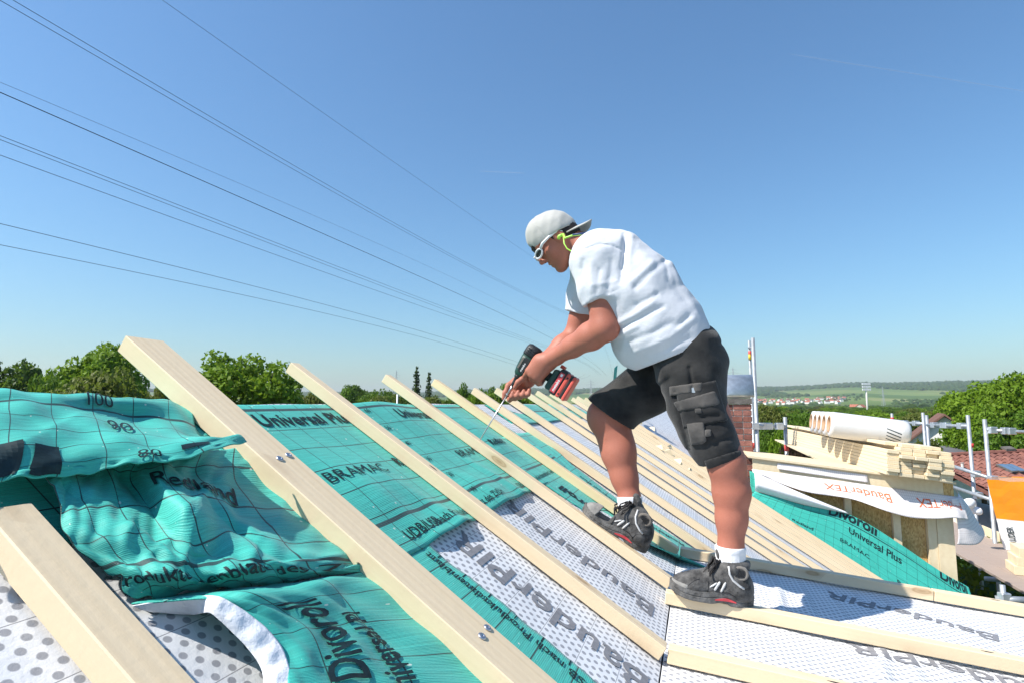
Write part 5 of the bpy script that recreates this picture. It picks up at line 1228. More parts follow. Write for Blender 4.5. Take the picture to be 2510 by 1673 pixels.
# deck: planks along the eaves
pw = .265
for k in range(4):
    for (t0, t1) in ((5.3, 9.35+.1*k), (9.38+.1*k, 15.5)):
        n0 = 4.22+k*(pw+.008); mb = MB(); mb.prism([Tn(n0, DECK, t0), Tn(n0+pw, DECK, t0), Tn(n0+pw, DECK, t1), Tn(n0, DECK, t1)], Z*.045)
        me = bevel(mb.mesh('deck_plank'), .004); o = link('deck_plank', me, MAT['plank_grey'], scf)
mb = MB(); mb.prism([Tn(5.34, DECK+.045, 9.0), Tn(5.34, DECK+.045, 15.5), Tn(5.34, DECK+.21, 15.5), Tn(5.34, DECK+.21, 9.0)], N_*.03); obj('toe_board', mb, MAT['batten_b'], scf)
for t_ in (6.2, 8.6, 11, 13.4): tube('transom', Tn(4.1, DECK-.03, t_), Tn(5.5, DECK-.03, t_))
tube('brace', Tn(4.25, DECK-.1, 7.4), Tn(4.3, DECK-2.6, 10.5), .024, MAT['slab'])
# second stretch by the chimney
sc2 = empty('scaffold', atd(1850, 1100, 11.3)-Z*6, 'thin galvanised scaffold poles rising behind the chimney hood', 'scaffold')
a0 = atd(1845, 828, 11.2); tube('standard', a0, A(a0[0], a0[1], GROUND), .036, None, sc2)
a1 = atd(1836, 834, 11.4); tube('standard', a1, A(a1[0], a1[1], GROUND), .026, MAT['galv'], sc2)
for py, mm in ((866, 'red_mark'), (874, 'yellow_mark'), (1090, 'red_mark')): q = atd(1838 if py < 900 else 1846, py, 11.38); tube('colour_band', q-Z*.05, q+Z*.05, .029, MAT[mm], sc2)
mb = MB(); mb.tube([atd(1836, 852, 11.38), atd(1846, 850, 11.2)], .02, 8); obj('ledger', mb, MAT['galv'], sc2, True)
rail(1845, 1041, 1926, 1044, 11.2, 11.6, parent=sc2); o, q = post(1924, 1021, 11.6, parent=sc2); q = atd(1928, 1096, 11.6); tube('colour_band', q-Z*.06, q+Z*.06, .044, MAT['red_mark'], sc2)
for f in (1868, 1884, 1910): clamp(atd(f, 1043, 11.35), sc2)
clamp(atd(1850, 1043, 11.2), sc2)
# ---- wrapped pack of insulation board
MAT['pack_orange'] = simple('orange_shrink_film', (.66, .235, .014), .22, 0, .6, .06, 4, .5, 9)
MAT['pack_white'] = simple('white_shrink_film', (.66, .66, .67), .25, 0, .6, .05, 4, .45, 9)
pk = empty('insulation_pack', Tn(4.9, DECK+.045, 9.6), 'big shrink-wrapped pack of insulation, orange over white, on the scaffold deck', 'pack')
p0 = onp(2460, 1345, Z*(DECK+.046), Z); pz = DECK+.047; EX = unit(A(.75, -.66, 0)); EY = unit(A(.66, .75, 0)); PK = lambda a, b, z_: A(p0[0], p0[1], 0)+EX*a+EY*b+Z*z_
def packbox(z0, z1, mat, name, top=False):
    rp = random.Random(2); L = []
    for z_ in lin(z0, z1, 6):
        loop = []
        lean = -.13*(z_-pz)
        for (a, b, c, d) in ((0, 0, 1, 0), (1, 0, 0, 1), (1, 1, -1, 0), (0, 1, 0, -1)):
            for f in lin(0, .88, 8):
                wob_ = rp.uniform(-.006, .006)
                loop.append(PK(lean+1.25*(a+c*f)+wob_, 1.0*(b+d*f)+wob_, z_+(rp.uniform(-.03, .03) if (top and z_ == z1) else rp.uniform(-.004, .004))))
        L.append(loop)
    mb = MB(); mb.loft(L); return obj(name, mb, mat, pk, False)
zt_ = atd(2430, 1178, p0[1])[2]; zmid = pz+(zt_-pz)*.44
packbox(pz, zmid, MAT['pack_white'], 'white_wrapping'); packbox(zmid-.002, zt_, MAT['pack_orange'], 'orange_wrapping', True)
lettering(lambda u, v: PK(-.13*u-v, -.012, pz+u), 'BAUDER', .05, -.20, 1, 0, .125, MAT['black_print'], pk, .02, .75, .004)
lettering(lambda u, v: PK(-.13*u-v, -.012, pz+u), 'S', .66, -.36, 1, 0, .30, MAT['white_print'], pk, .02, 1, .004) if False else None
# ---- short beams in front of it
k = 0
bt = onp(2488, 1408, Z*(DECK+.046), Z); BX = unit(A(.90, -.43, 0)); BY = np.cross(Z, BX)
for r in range(3):
    for c in range(2):
        mb = MB(); mb.box((.9, 0, 0), A(.9, 0, 0), A(0, .106, 0), A(0, 0, .066)); me = bevel(mb.mesh('timber_beam'), .004)
        o = link('timber_beam', me, MAT['batten_b'], None, frame(bt+BY*(.11+.216*c+.006*r)+BX*(.02*((r*7+c*3) % 3)+.02*r)+Z*(.068+.134*r), BX, BY, Z))
        tag(o, f'short squared timber in front of the orange pack, {["bottom", "middle", "top"][r]} layer, {["front", "rear"][c]} one', 'beam', 'squared timbers stacked on the scaffold deck')
# white sack and plank end beyond the dormer
mb = MB(); q = atd(2376, 1232, 10.6)
sk = Field(q-.5, q+.5, .02); sk.ell(q, (A(1, 0, 0), A(0, 1, 0), Z), (.12, .10, .09), .05); sk.ell(q+A(.12, 0, -.12), (A(1, 0, 0), A(0, 1, 0), Z), (.09, .08, .07), .05); x, y, z = sk.pts(); sk.F += (.02*np.sin(14*x[:, None, None]+9*z[None, None, :])*np.sin(17*z[None, None, :]-8*y[None, :, None])).astype(np.float32)
o = link('sack', sk.mesh('sack'), MAT['fleece']); tag(o, 'crumpled white sack beyond the film flap, in front of the tiled roof', 'sack')
# ------------------------------------------------------------------ offcuts and shavings lying on the far battens
rc = random.Random(12)
for k, (px, py) in enumerate(((1618, 1098), (1636, 1108), (1652, 1117), (1641, 1095), (1664, 1133), (1600, 1052), (1571, 1038), (1690, 1150))):
    p = onM(px, py, .046); sz = rc.uniform(.03, .07); a = rc.uniform(0, 6.28); u = unit(R_*math.cos(a)-DN*math.sin(a)); v = np.cross(NM, u)
    mb = MB(); mb.add([p-u*sz-v*sz*.6, p+u*sz-v*sz*.4, p+u*sz*.3+v*sz*.7, p-u*sz*.2+NM*sz*.9, p+u*sz*.5+NM*sz*.5], [(0, 2, 1), (0, 1, 4, 3), (1, 2, 4), (2, 0, 3), (2, 3, 4)])
    tag(obj('wood_offcut', mb, MAT['batten_b'], None), 'small pale wood offcut lying on the far battens between the legs', 'offcut', 'wood offcuts on the far battens')
# ------------------------------------------------------------------ the land around: ground, hills, fields, far wood, village
def hz(r, az):
    pts_r = (0, 90, 250, 600, 1200, 1700, 2100, 2500, 3200, 4000, 5500, 7500, 12000)
    pts_z = (GROUND, GROUND, -9.5, -13, -12, -7, 4, 17, 46, 88, 162, 150, 90)
    z = np.interp(r, pts_r, pts_z); k = np.clip((az+.35)/.9, 0, 1)
    amp = .62+.38*k
    f = np.clip((r-1500)/1500, 0, 1)
    und = (9*np.sin(az*9+1)+6*np.sin(az*23+2)+3*np.sin(az*51))*f
    return np.where(z > 0, z*amp+und*np.clip(z/60, 0, 1), z+0*az)
rr = [0, 20, 45, 80, 130, 200, 300, 450, 650, 900, 1200, 1500, 1700, 1900, 2100, 2300, 2500, 2750, 3000, 3300, 3600, 4000, 4400, 4800, 5200, 5600, 6200, 7000, 8500]
na = 240; V_ = [(0, 0, GROUND)]; Fc = []
for r in rr[1:]:
    for k in range(na):
        a = -math.pi+2*math.pi*k/na; V_.append((r*math.sin(a), r*math.cos(a), float(hz(r, a))))
for k in range(na): Fc.append((0, 1+(k+1) % na, 1+k))
for i in range(len(rr)-2):
    for k in range(na):
        a, b = 1+i*na+k, 1+i*na+(k+1) % na; Fc.append((a, b, b+na, a+na))
mb = MB(); mb.add(V_, Fc)
m = NT('meadow_and_fields'); c_ = m.coord('Object'); 
def sc3(s_): x = m.n('Mapping'); m.set(x.inputs['Vector'], c_); x.inputs['Scale'].default_value = s_; return x.outputs[0]
vo = m.n('TexVoronoi', feature='F1'); m.set(vo.inputs['Vector'], sc3((.0042, .0016, 0))); vo.inputs['Scale'].default_value = 1
cs = m.n('SeparateColor'); m.set(cs.inputs[0], vo.outputs['Color'])
fc = m.ramp(cs.outputs[0], (.0, (.10, .17, .035)), (.3, (.16, .22, .06)), (.5, (.07, .13, .03)), (.68, (.30, .25, .12)), (.8, (.13, .21, .05)), (1.0, (.22, .24, .09)))
gr = m.ramp(m.noise(c_, .15, 5), (.3, (.035, .065, .014)), (.7, (.085, .125, .03)))
ds = m.n('VectorMath', operation='LENGTH'); m.set(ds.inputs[0], c_)
k_ = m.mix(m.n('MapRange', Value=ds.outputs['Value'], _1=1500.0, _2=2300.0).outputs[0], gr, fc)
k_ = m.mix(m.math('MULTIPLY', m.noise(c_, .9, 4), .35), k_, (.04, .07, .018))
MAT['land'] = m.fin(k_, .95, 0, .1)
tag(obj('ground', mb, MAT['land'], None, True), kind='structure')
# ---- foliage
def leafmat(name, c0, c1, c2):
    m = NT(name); c = m.coord('Object'); oi = m.n('ObjectInfo').outputs['Random']
    n = m.math('ADD', m.math('MULTIPLY', m.noise(c, 1.1, 3), .75), m.math('MULTIPLY', m.noise(c, 9, 2), .35))
    k = m.ramp(n, (.32, c0), (.52, c1), (.74, c2)); k = m.mix(m.math('MULTIPLY', oi, .30), k, tuple(.8*x for x in c0))
    tr = m.n('BsdfTranslucent'); m.set(tr.inputs['Color'], m.mix(.5, k, (.20, .30, .03))); mx = m.n('MixShader'); mx.inputs[0].default_value = .42
    m.fin(k, .55, 0, .25); o = m.t.nodes['Material Output']; m.t.links.new(m.b.outputs[0], mx.inputs[1]); m.t.links.new(tr.outputs[0], mx.inputs[2]); m.t.links.new(mx.outputs[0], o.inputs['Surface'])
    return m.m
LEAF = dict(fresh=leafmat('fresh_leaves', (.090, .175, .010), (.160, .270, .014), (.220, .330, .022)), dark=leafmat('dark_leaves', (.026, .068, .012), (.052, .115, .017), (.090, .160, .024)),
            olive=leafmat('olive_leaves', (.085, .115, .018), (.140, .165, .030), (.190, .205, .048)), mid=leafmat('mid_leaves', (.055, .118, .012), (.100, .190, .016), (.150, .245, .024)),
            spruce=leafmat('spruce_needles', (.014, .034, .022), (.026, .052, .030), (.045, .075, .036)), copper=leafmat('copper_leaves', (.020, .010, .012), (.042, .020, .018), (.070, .035, .024)), hedge=leafmat('yellow_hedge_leaves', (.06, .085, .008), (.13, .15, .012), (.19, .195, .02)))
MAT['bark'] = simple('bark', (.085, .068, .050), .9, 0, .1, .35, 6, .6, 20)
def quads_mesh(name, C, size, seed, up=.25, outward=None):
    g = np.random.default_rng(seed); n = len(C)
    nr = g.normal(size=(n, 3)); nr[:, 2] += up
    if outward is not None: nr += outward*.9
    nr /= np.linalg.norm(nr, axis=1)[:, None]
    a = np.cross(nr, g.normal(size=(n, 3))); a /= np.linalg.norm(a, axis=1)[:, None]; b = np.cross(nr, a)
    s = size*g.uniform(.6, 1.35, (n, 1)); bend = nr*s*.25
    V = np.stack([C-a*s, C-b*s*.62+bend*.5, C+a*s, C+b*s*.62+bend*.5], 1).reshape(-1, 3)
    me = bpy.data.meshes.new(name); me.vertices.add(4*n); me.vertices.foreach_set('co', V.astype(np.float32).ravel()); me.loops.add(4*n); me.loops.foreach_set('vertex_index', np.arange(4*n, dtype=np.int32))
    me.polygons.add(n); me.polygons.foreach_set('loop_start', np.arange(0, 4*n, 4, dtype=np.int32)); me.update(calc_edges=True); return me
def crown_points(seed, n, nb, rx, rz, base=.0):
    """clumps on and in an uneven crown (unit radius), leaves spread over the clumps"""
    g = np.random.default_rng(seed); C = []; O = []
    d = g.normal(size=(nb, 3)); d /= np.linalg.norm(d, axis=1)[:, None]; d[:, 2] = np.abs(d[:, 2])*1.15-.32
    rad = g.uniform(.55, 1.0, nb)**.6; cen = d*rad[:, None]*np.array([rx, rx, rz]); cen += g.normal(size=(nb, 3))*.05
    rb_ = g.uniform(.13, .27, nb)*rx
    w = rb_**2; w /= w.sum(); idx = g.choice(nb, n, p=w)
    q = g.normal(size=(n, 3)); q /= np.linalg.norm(q, axis=1)[:, None]; q[:, 2] = q[:, 2]*.8+.12
    P = cen[idx]+q*(rb_[idx]*g.uniform(.62, 1.08, n))[:, None]
    return P, q, cen, rb_
def tree_pair(seed, leaves, leaf, n=5200, nb=46, rx=1.0, rz=.95, th=.9):
    P, q, cen, rb_ = crown_points(seed, n, nb, rx, rz)
    P[:, 2] += th+rz*.42
    cm = quads_mesh('crown', P, leaf, seed+1, .3, q); cm.materials.append(LEAF[leaves])
    mb = MB(); g = random.Random(seed); b = A(0, 0, 0); top_ = A(.05, 0, th+rz*.5)
    mb.tube([A(0, 0, -.15), A(0, 0, .1), b*.5+top_*.5, top_], [.085, .07, .05, .02], 7)
    for k in range(9):
        c = cen[g.randrange(nb)]+A(0, 0, th+rz*.42); s0 = A(.02, 0, th*.55+g.random()*.5); mb.tube([s0, (s0+c)/2+A(0, 0, .08), c], [.032, .02, .008], 5)
    tm_ = mb.mesh('trunk', True); tm_.materials.append(MAT['bark']); return cm, tm_
PAIRS = {}
def get_pair(kind, v):
    if (kind, v) not in PAIRS:
        sd = 100*v+7*len(kind)+ord(kind[0])
        if kind == 'spruce': PAIRS[kind, v] = spruce_pair(sd)
        else: PAIRS[kind, v] = tree_pair(sd, kind, (.044, .042, .046)[v % 3], (15000, 13000, 13000)[v % 3], (105, 85, 115)[v % 3], 1.0, (.92, 1.12, .8)[v % 3])
    return PAIRS[kind, v]
def spruce_pair(sd):
    g = np.random.default_rng(sd); P = []; 
    for k in range(26):
        f = k/25; z = .25+2.5*f; L = (.50*(1-f)**.8+.04)*g.uniform(.8, 1.15)
        for a in np.linspace(0, 2*math.pi, 9)[:-1]+g.uniform(0, 1):
            l_ = L*g.uniform(.55, 1.15); m_ = int(26*l_/.5)+3; s_ = g.uniform(.1, 1, m_)
            P.append(np.stack([np.cos(a)*s_*l_, np.sin(a)*s_*l_, z-.22*s_*l_+.03*np.sin(s_*3)], 1)+g.normal(size=(m_, 3))*.022)
    P = np.concatenate(P); cm = quads_mesh('crown', P, .042, sd, .1); cm.materials.append(LEAF['spruce'])
    mb = MB(); mb.tube([A(0, 0, -.1), A(0, 0, 2.8)], [.05, .006], 7); tm_ = mb.mesh('trunk', True); tm_.materials.append(MAT['bark']); return cm, tm_
TR = random.Random(21)
def tree(x, y, zb, R, Hs, kind, v, label, group=None, name='tree', trunk=True):
    cm, tm_ = get_pair(kind, v); root = empty(name, (x, y, zb), label, 'tree' if name != 'shrub' else 'shrub', group)
    a = TR.uniform(0, 6.28); root.rotation_euler = (0, 0, a); k2 = 2.0 if kind == 'spruce' else 1.0; root.scale = (R*k2, R*k2*TR.uniform(.92, 1.08), Hs)
    for nm_, me in (('crown', cm), ('trunk', tm_)):
        if nm_ == 'trunk' and not trunk: continue
        o = bpy.data.objects.new(nm_, me); COL.objects.link(o); o.parent = root
    return root
def tree_at(px, ptop, pw, Y, kind, v, label, group=None, name='tree', zb=None, hk=2.18):
    """crown centred over picture column px, top at ptop, crown pw wide, at Y metres"""
    t_ = atd(px, ptop, Y); R = pw/2/F_PX*Y/.90; zb = (float(hz(Y, math.atan2(t_[0], Y)))-.3) if zb is None else zb
    kk = {0: 2.12, 1: 2.42, 2: 1.95}[v % 3] if kind != 'spruce' else 2.78
    return tree(t_[0], t_[1], zb, R, (t_[2]-zb)/kk, kind, v, label, group, name)
GL = 'trees beyond the ridge on the left'
for a in ((42, 884, 170, 62, 'dark', 0, 'dark green broad tree at the edge of view beyond the crumpled membrane'),
          (248, 868, 205, 60, 'fresh', 0, 'bright green round tree rising behind the olive shrubs, left of the broad batten'),
          (606, 860, 262, 52, 'fresh', 1, 'largest bright green tree beyond the ridge, between the broad batten and the next one'),
          (262, 921, 215, 46, 'olive', 2, 'olive tinted bushy tree in front of the bright round one'),
          (130, 938, 130, 48, 'mid', 2, 'low mid-green tree between the dark edge tree and the olive bush'),
          (388, 948, 90, 50, 'olive', 1, 'small olive tree just showing under the broad batten'), (330, 962, 120, 55, 'mid', 0, 'low green tree filling the gap under the broad batten, behind the olive one'),
          (770, 968, 90, 60, 'olive', 2, 'small yellow-green tree right of the largest bright tree'), (720, 958, 90, 62, 'mid', 1, 'low green tree tucked against the largest bright tree'),
          (870, 934, 74, 120, 'dark', 1, 'dark far tree standing above the hedge row left of the pylon'),
          (848, 955, 90, 110, 'mid', 0, 'mid-green tree below the dark far tree'), (918, 962, 80, 100, 'mid', 2, 'rounded mid-green tree in the far row left of the pylon'),
          (960, 958, 84, 105, 'mid', 1, 'mid-green tree in the far row right under the pylon'), (945, 976, 120, 80, 'olive', 2, 'reddish olive bush in front of the far row of trees'),
          (1002, 968, 70, 85, 'dark', 2, 'dark bush beside the two spruces'), (1098, 966, 90, 75, 'mid', 1, 'mid-green tree right of the two spruces'),
          (1140, 952, 70, 90, 'mid', 0, 'green tree between the chewed batten and the next one'), (1178, 958, 80, 82, 'fresh', 2, 'bright bush showing through the far battens'),
          (1235, 950, 95, 88, 'mid', 2, 'leafy tree behind the working hand'), (1290, 975, 80, 90, 'fresh', 0, 'low bright tree behind the guiding hand'), (1060, 980, 90, 70, 'olive', 0, 'low olive bush in front of the two spruces'), (690, 975, 80, 64, 'dark', 0, 'low dark tree at the foot of the largest bright tree'), (475, 972, 90, 58, 'olive', 1, 'low olive tree between the broad batten and the largest bright tree')):
    tree_at(*a, group=GL)
tree_at(1022, 901, 52, 95, 'spruce', 0, 'taller of the two dark spruces beyond the ridge', GL, 'spruce_tree')
tree_at(1052, 916, 46, 95, 'spruce', 1, 'shorter of the two dark spruces beyond the ridge', GL, 'spruce_tree')
# ---- right side: big trees near the neighbour's roof
GR = 'trees beyond the tiled roof'
for a in ((2430, 930, 210, 62, 'fresh', 1, 'tall bright green tree at the edge of view above the tiled roof'), (2505, 935, 190, 55, 'fresh', 0, 'bright green tree cut by the frame above the tiled roof'),
          (2360, 965, 130, 72, 'fresh', 2, 'bright green tree left of the tall one above the tiled roof'), (2395, 1010, 150, 50, 'fresh', 0, 'leafy green tree directly behind the tall scaffold posts'),
          (2480, 1010, 160, 44, 'mid', 1, 'mid-green tree rising from behind the tiled ridge at the frame edge'), (2330, 1010, 90, 80, 'fresh', 1, 'bright tree beside the white house'),
          (2250, 1018, 110, 76, 'olive', 2, 'pale olive tree left of the white house'), (2205, 1050, 120, 60, 'mid', 0, 'low mid-green tree behind the end of the film rolls'), (2270, 1075, 80, 46, 'olive', 1, 'low pale shrubby tree in front of the white house'),
          (1880, 1000, 95, 70, 'olive', 0, 'yellowish tree beside the chimney scaffold'), (1925, 1000, 110, 80, 'mid', 1, 'mid-green tree right of the chimney scaffold'), (1885, 1050, 90, 45, 'mid', 0, 'leafy green tree low behind the scaffold rail'), (1930, 1046, 80, 42, 'fresh', 2, 'bright green bush below the scaffold rail'),
          (1945, 1060, 60, 40, 'copper', 0, 'dark copper-leaved bush beside the lath bundle'), (1975, 1015, 80, 62, 'mid', 2, 'green tree just above the film rolls\' ends'), (1620, 1005, 90, 60, 'dark', 1, 'dark tree seen between the two legs'), (1580, 1010, 90, 64, 'mid', 0, 'green tree seen beside the bent thigh')):
    tree_at(*a, group=GR)
# belt of trees across the valley: individual trees, nearer ones larger
GB = 'trees of the valley belt'
rb2 = random.Random(11); k = 0
for Y, n_, h0, h1 in ((110, 13, 8.5, 10), (160, 20, 8.5, 11), (230, 26, 8.5, 12), (330, 32, 9, 13), (480, 40, 9, 15), (700, 44, 9, 16), (1000, 46, 9, 18)):
    for i in range(n_):
        px = 1530+ (2560-1530)*(i+rb2.uniform(.1, .9))/n_; x = ray(px, 900); x = x/x[1]*Y*rb2.uniform(.9, 1.1)
        az = math.atan2(x[0], x[1]); zb = float(hz(math.hypot(x[0], x[1]), az))-.3; Rr = rb2.uniform(3.2, 5.2)*(1+Y/900); Ht = rb2.uniform(h0, h1)*.78
        kind = rb2.choice(('mid', 'mid', 'fresh', 'dark', 'olive')); v = rb2.randrange(3)
        tree(x[0], x[1], zb, Rr, Ht/{0: 2.31, 1: 2.62, 2: 2.10}[v], kind, v, {'mid': 'mid-green tree', 'fresh': 'bright green tree', 'dark': 'dark green tree', 'olive': 'olive green tree'}[kind]+' in the valley belt behind the film rolls, one of many alike', GB, trunk=Y < 250); k += 1
# low belt on the left, mostly behind the ridge
for Y, n_ in ((130, 10), (220, 12), (420, 16)):
    for i in range(n_):
        px = -60+1640*(i+rb2.uniform(.1, .9))/n_; x = ray(px, 900); x = x/x[1]*Y*rb2.uniform(.9, 1.1); zb = float(hz(math.hypot(x[0], x[1]), 0))-.3; Rr = rb2.uniform(3.5, 5.5)*(1+Y/900); v = rb2.randrange(3); kind = rb2.choice(('mid', 'dark', 'olive'))
        tree(x[0], x[1], zb, Rr, rb2.uniform(8.6, 10.2+Y*.006)/{0: 2.31, 1: 2.62, 2: 2.10}[v], kind, v, {'mid': 'mid-green tree', 'dark': 'dark green tree', 'olive': 'olive green tree'}[kind]+' far beyond the ridge, low on the skyline, one of many alike', 'low trees on the skyline', trunk=False)
# far wood on the hills, one mass
g = np.random.default_rng(4); n = 15000; az = g.uniform(-.75, .80, n); r = g.uniform(3250, 6200, n)
keep = (np.sin(az*17+r*.0021)+np.sin(az*7-r*.0013+1)+np.clip((r-3500)/450, -1, 4) > .25); az, r = az[keep], r[keep]; z = hz(r, az); n = len(az)
mb_v = []; ico = np.array([(0, 0, 1), (.89, 0, .45), (.28, .85, .45), (-.72, .53, .45), (-.72, -.53, .45), (.28, -.85, .45), (.72, .53, -.2), (-.28, .85, -.2), (-.89, 0, -.2), (-.28, -.85, -.2), (.72, -.53, -.2)])
icf = np.array([(0, 1, 2), (0, 2, 3), (0, 3, 4), (0, 4, 5), (0, 5, 1), (1, 6, 2), (2, 7, 3), (3, 8, 4), (4, 9, 5), (5, 10, 1), (2, 6, 7), (3, 7, 8), (4, 8, 9), (5, 9, 10), (1, 10, 6)])
s = g.uniform(9, 17, n)
V = ico[None]*g.uniform(.75, 1.25, (n, 11, 1))*np.stack([s, s, s*.85], 1)[:, None, :]+np.stack([r*np.sin(az), r*np.cos(az), z+4], 1)[:, None, :]
Q = (icf[None]+11*np.arange(n)[:, None, None]).reshape(-1, 3)
me = bpy.data.meshes.new('far_wood'); me.vertices.add(11*n); me.vertices.foreach_set('co', V.astype(np.float32).ravel()); me.loops.add(len(Q)*3); me.loops.foreach_set('vertex_index', Q.astype(np.int32).ravel()); me.polygons.add(len(Q)); me.polygons.foreach_set('loop_start', np.arange(0, 3*len(Q), 3, dtype=np.int32)); me.update(calc_edges=True)
m = NT('far_wood_leaves'); c_ = m.coord('Object'); MAT['far_wood'] = m.fin(m.ramp(m.noise(c_, .02, 4), (.3, (.020, .045, .014)), (.7, (.055, .090, .022))), .9, 0, .1)
tag(link('far_wood', me, MAT['far_wood']), kind='stuff')
# trees and bushes among the village and fields, one mass each too small to tell apart
n = 2600; az = g.uniform(.18, .80, n); r = g.uniform(1250, 3300, n); keep = (np.sin(az*31+r*.004)+np.sin(az*53-r*.0027) > .5) | (r < 1650); az, r = az[keep], r[keep]; n = len(az); z = hz(r, az); s = g.uniform(4, 8.5, n)
V = ico[None]*g.uniform(.75, 1.25, (n, 11, 1))*np.stack([s, s, s*.8], 1)[:, None, :]+np.stack([r*np.sin(az), r*np.cos(az), z+2], 1)[:, None, :]
Q = (icf[None]+11*np.arange(n)[:, None, None]).reshape(-1, 3)
me = bpy.data.meshes.new('copses'); me.vertices.add(11*n); me.vertices.foreach_set('co', V.astype(np.float32).ravel()); me.loops.add(len(Q)*3); me.loops.foreach_set('vertex_index', Q.astype(np.int32).ravel()); me.polygons.add(len(Q)); me.polygons.foreach_set('loop_start', np.arange(0, 3*len(Q), 3, dtype=np.int32)); me.update(calc_edges=True)
tag(link('copses', me, MAT['far_wood']), kind='stuff')
# hedge below the scaffold deck
g = np.random.default_rng(9); n = 26000; c0 = atd(2400, 1395, 13.0)
P = np.stack([g.uniform(-3.4, 3.4, n), g.uniform(-1.6, 1.6, n), g.uniform(-3.0, .0, n)], 1); P[:, 2] *= 1; shell = (np.abs(P[:, 0]) > 3.0) | (np.abs(P[:, 1]) > 1.3) | (P[:, 2] > -.35); P = P[shell]
P += g.normal(size=P.shape)*.06
me = quads_mesh('hedge', P+np.array([c0[0], c0[1], c0[2]+.3]), .07, 3, .5); me.materials.append(LEAF['hedge'])
hd = empty('hedge', (c0[0], c0[1], GROUND), 'yellow-green clipped hedge far below the scaffold deck', 'hedge'); o = bpy.data.objects.new('foliage', me); COL.objects.link(o); o.parent = hd; o.matrix_parent_inverse = parent_inv(hd)
mb = MB(); [mb.tube([A(c0[0]+dx, c0[1]+dy, GROUND-.1), A(c0[0]+dx, c0[1]+dy, c0[2]-.4)], .07, 6) for dx in (-2, 0, 2) for dy in (-1, 1)]; mb.box(A(c0[0], c0[1], c0[2]-1.5), A(3.0, 0, 0), A(0, 1.3, 0), Z*1.4); o = obj('stem_and_core', mb, LEAF['dark'], hd); o['kind'] = 'stuff'  # stems, plus an added solid dark box backing the gaps between the leaves
# ------------------------------------------------------------------ neighbour's tiled roof, white house, village, masts
MAT['tile'] = [simple('clay_tile_%s' % 'abc'[k], c, .8, 0, .2, .2, 9, .4, 30) for k, c in enumerate(((.20, .085, .065), (.165, .072, .058), (.235, .105, .08)))]
nb = empty('neighbour_house', atd(2420, 1250, 21)*A(1, 1, 0)+A(0, 0, GROUND), 'neighbouring house with weathered red clay tile roof and two skylights', 'house')
rA, rB = atd(2262, 1119, 24.5), atd(2640, 1100, 24.5); ax = unit(rB-rA); Lr = np.linalg.norm(rB-rA)
eA = atd(2250, 1420, 16.5); dnr = unit((eA-rA)-ax*((eA-rA)@ax)); Hr = (eA-rA)@dnr; nr_ = unit(np.cross(ax, dnr)); nr_ = nr_ if nr_[2] > 0 else -nr_
mb = MB(); mb.prism([rA-nr_*.06, rB-nr_*.06, rB+dnr*Hr-nr_*.06, rA+dnr*Hr-nr_*.06], -Z*.12); obj('roof', mb, MAT['tile'][1], nb)
bk = A(-dnr[0], -dnr[1], dnr[2]); mb = MB(); mb.prism([rA-Z*.07, rB-Z*.07, rB+bk*Hr-Z*.07, rA+bk*Hr-Z*.07], -Z*.12); obj('roof', mb, MAT['tile'][1], nb)
w0, w1 = rA+dnr*(Hr-.5)+ax*.4, rB+dnr*(Hr-.5)-ax*.4; w2, w3 = rB+bk*(Hr-.5)-ax*.4, rA+bk*(Hr-.5)+ax*.4
def gz(p, z_): return A(p[0], p[1], z_)
mb = MB(); zt2 = w0[2]-.3; mb.prism([gz(w0, GROUND-.2), gz(w1, GROUND-.2), gz(w2, GROUND-.2), gz(w3, GROUND-.2)], Z*(zt2-GROUND)); obj('wall', mb, MAT['render'], nb)
pr = [(x, .045*math.sin(2*math.pi*x+.6)**1+.012) for x in lin(0, 1, 7)]
tw, tl = .305, .345
def tile_mesh():
    mb = MB(); top_ = [A(x*tw, 0, z_) for x, z_ in pr]; bot_ = [A(x*tw, tl*1.08, z_+.030) for x, z_ in pr]
    f_ = [p-A(0, 0, .02) for p in bot_]; n = len(pr)
    mb.add(top_+bot_+f_, [(i, n+i, n+i+1, i+1) for i in range(n-1)]+[(n+i, 2*n+i, 2*n+i+1, n+i+1) for i in range(n-1)]); return mb.mesh('roof_tile', False)
TM = [tile_mesh() for _ in range(3)]
for i in range(3): TM[i].materials.append(MAT['tile'][i])
nu, nv = int(Lr/tw), int(Hr/tl); rt = random.Random(8); cand = []
for j_ in range(nv):
    for i in range(nu):
        p = rA+ax*(i*tw)+dnr*(j_*tl); z_ = p@FW; px = IW/2+F_PX*p[0]/z_; py = IH/2-F_PX*(p@UP)/z_
        vis = px < 2530 and px > 2270 and py < 1400 and not (px > 2440 and py > 1190) and not (px < 2330 and py > 1130)
        cand.append((0 if vis else 1, np.linalg.norm(p), i, j_, p))
cand.sort(key=lambda c: (c[0], c[1])); rest = MB()
for k, (vs, _, i, j_, p) in enumerate(cand):
    M_ = frame(p+nr_*rt.uniform(0, .006), ax, dnr, nr_)
    if k < 300:
        o = bpy.data.objects.new('roof_tile', TM[rt.choice((0, 0, 1, 2))]); COL.objects.link(o); o.matrix_world = M_; o.parent = nb; o.matrix_parent_inverse = parent_inv(nb)
    else:
        me = TM[0]; vs_ = [p+ax*v.co.x+dnr*v.co.y+nr_*v.co.z for v in me.vertices]; rest.add(vs_, [tuple(f.vertices) for f in me.polygons], rt.choice((0, 0, 1, 2)))
tag(obj('roof_tiles', rest, MAT['tile'], nb), kind='stuff')
mb = MB(); [mb.tube([rA+ax*(.42*k)+Z*.03, rA+ax*(.42*k+.44)+Z*.045], .10, 8) for k in range(int(Lr/.42))]; tag(obj('ridge_tiles', mb, MAT['tile'][0], nb), kind='stuff')
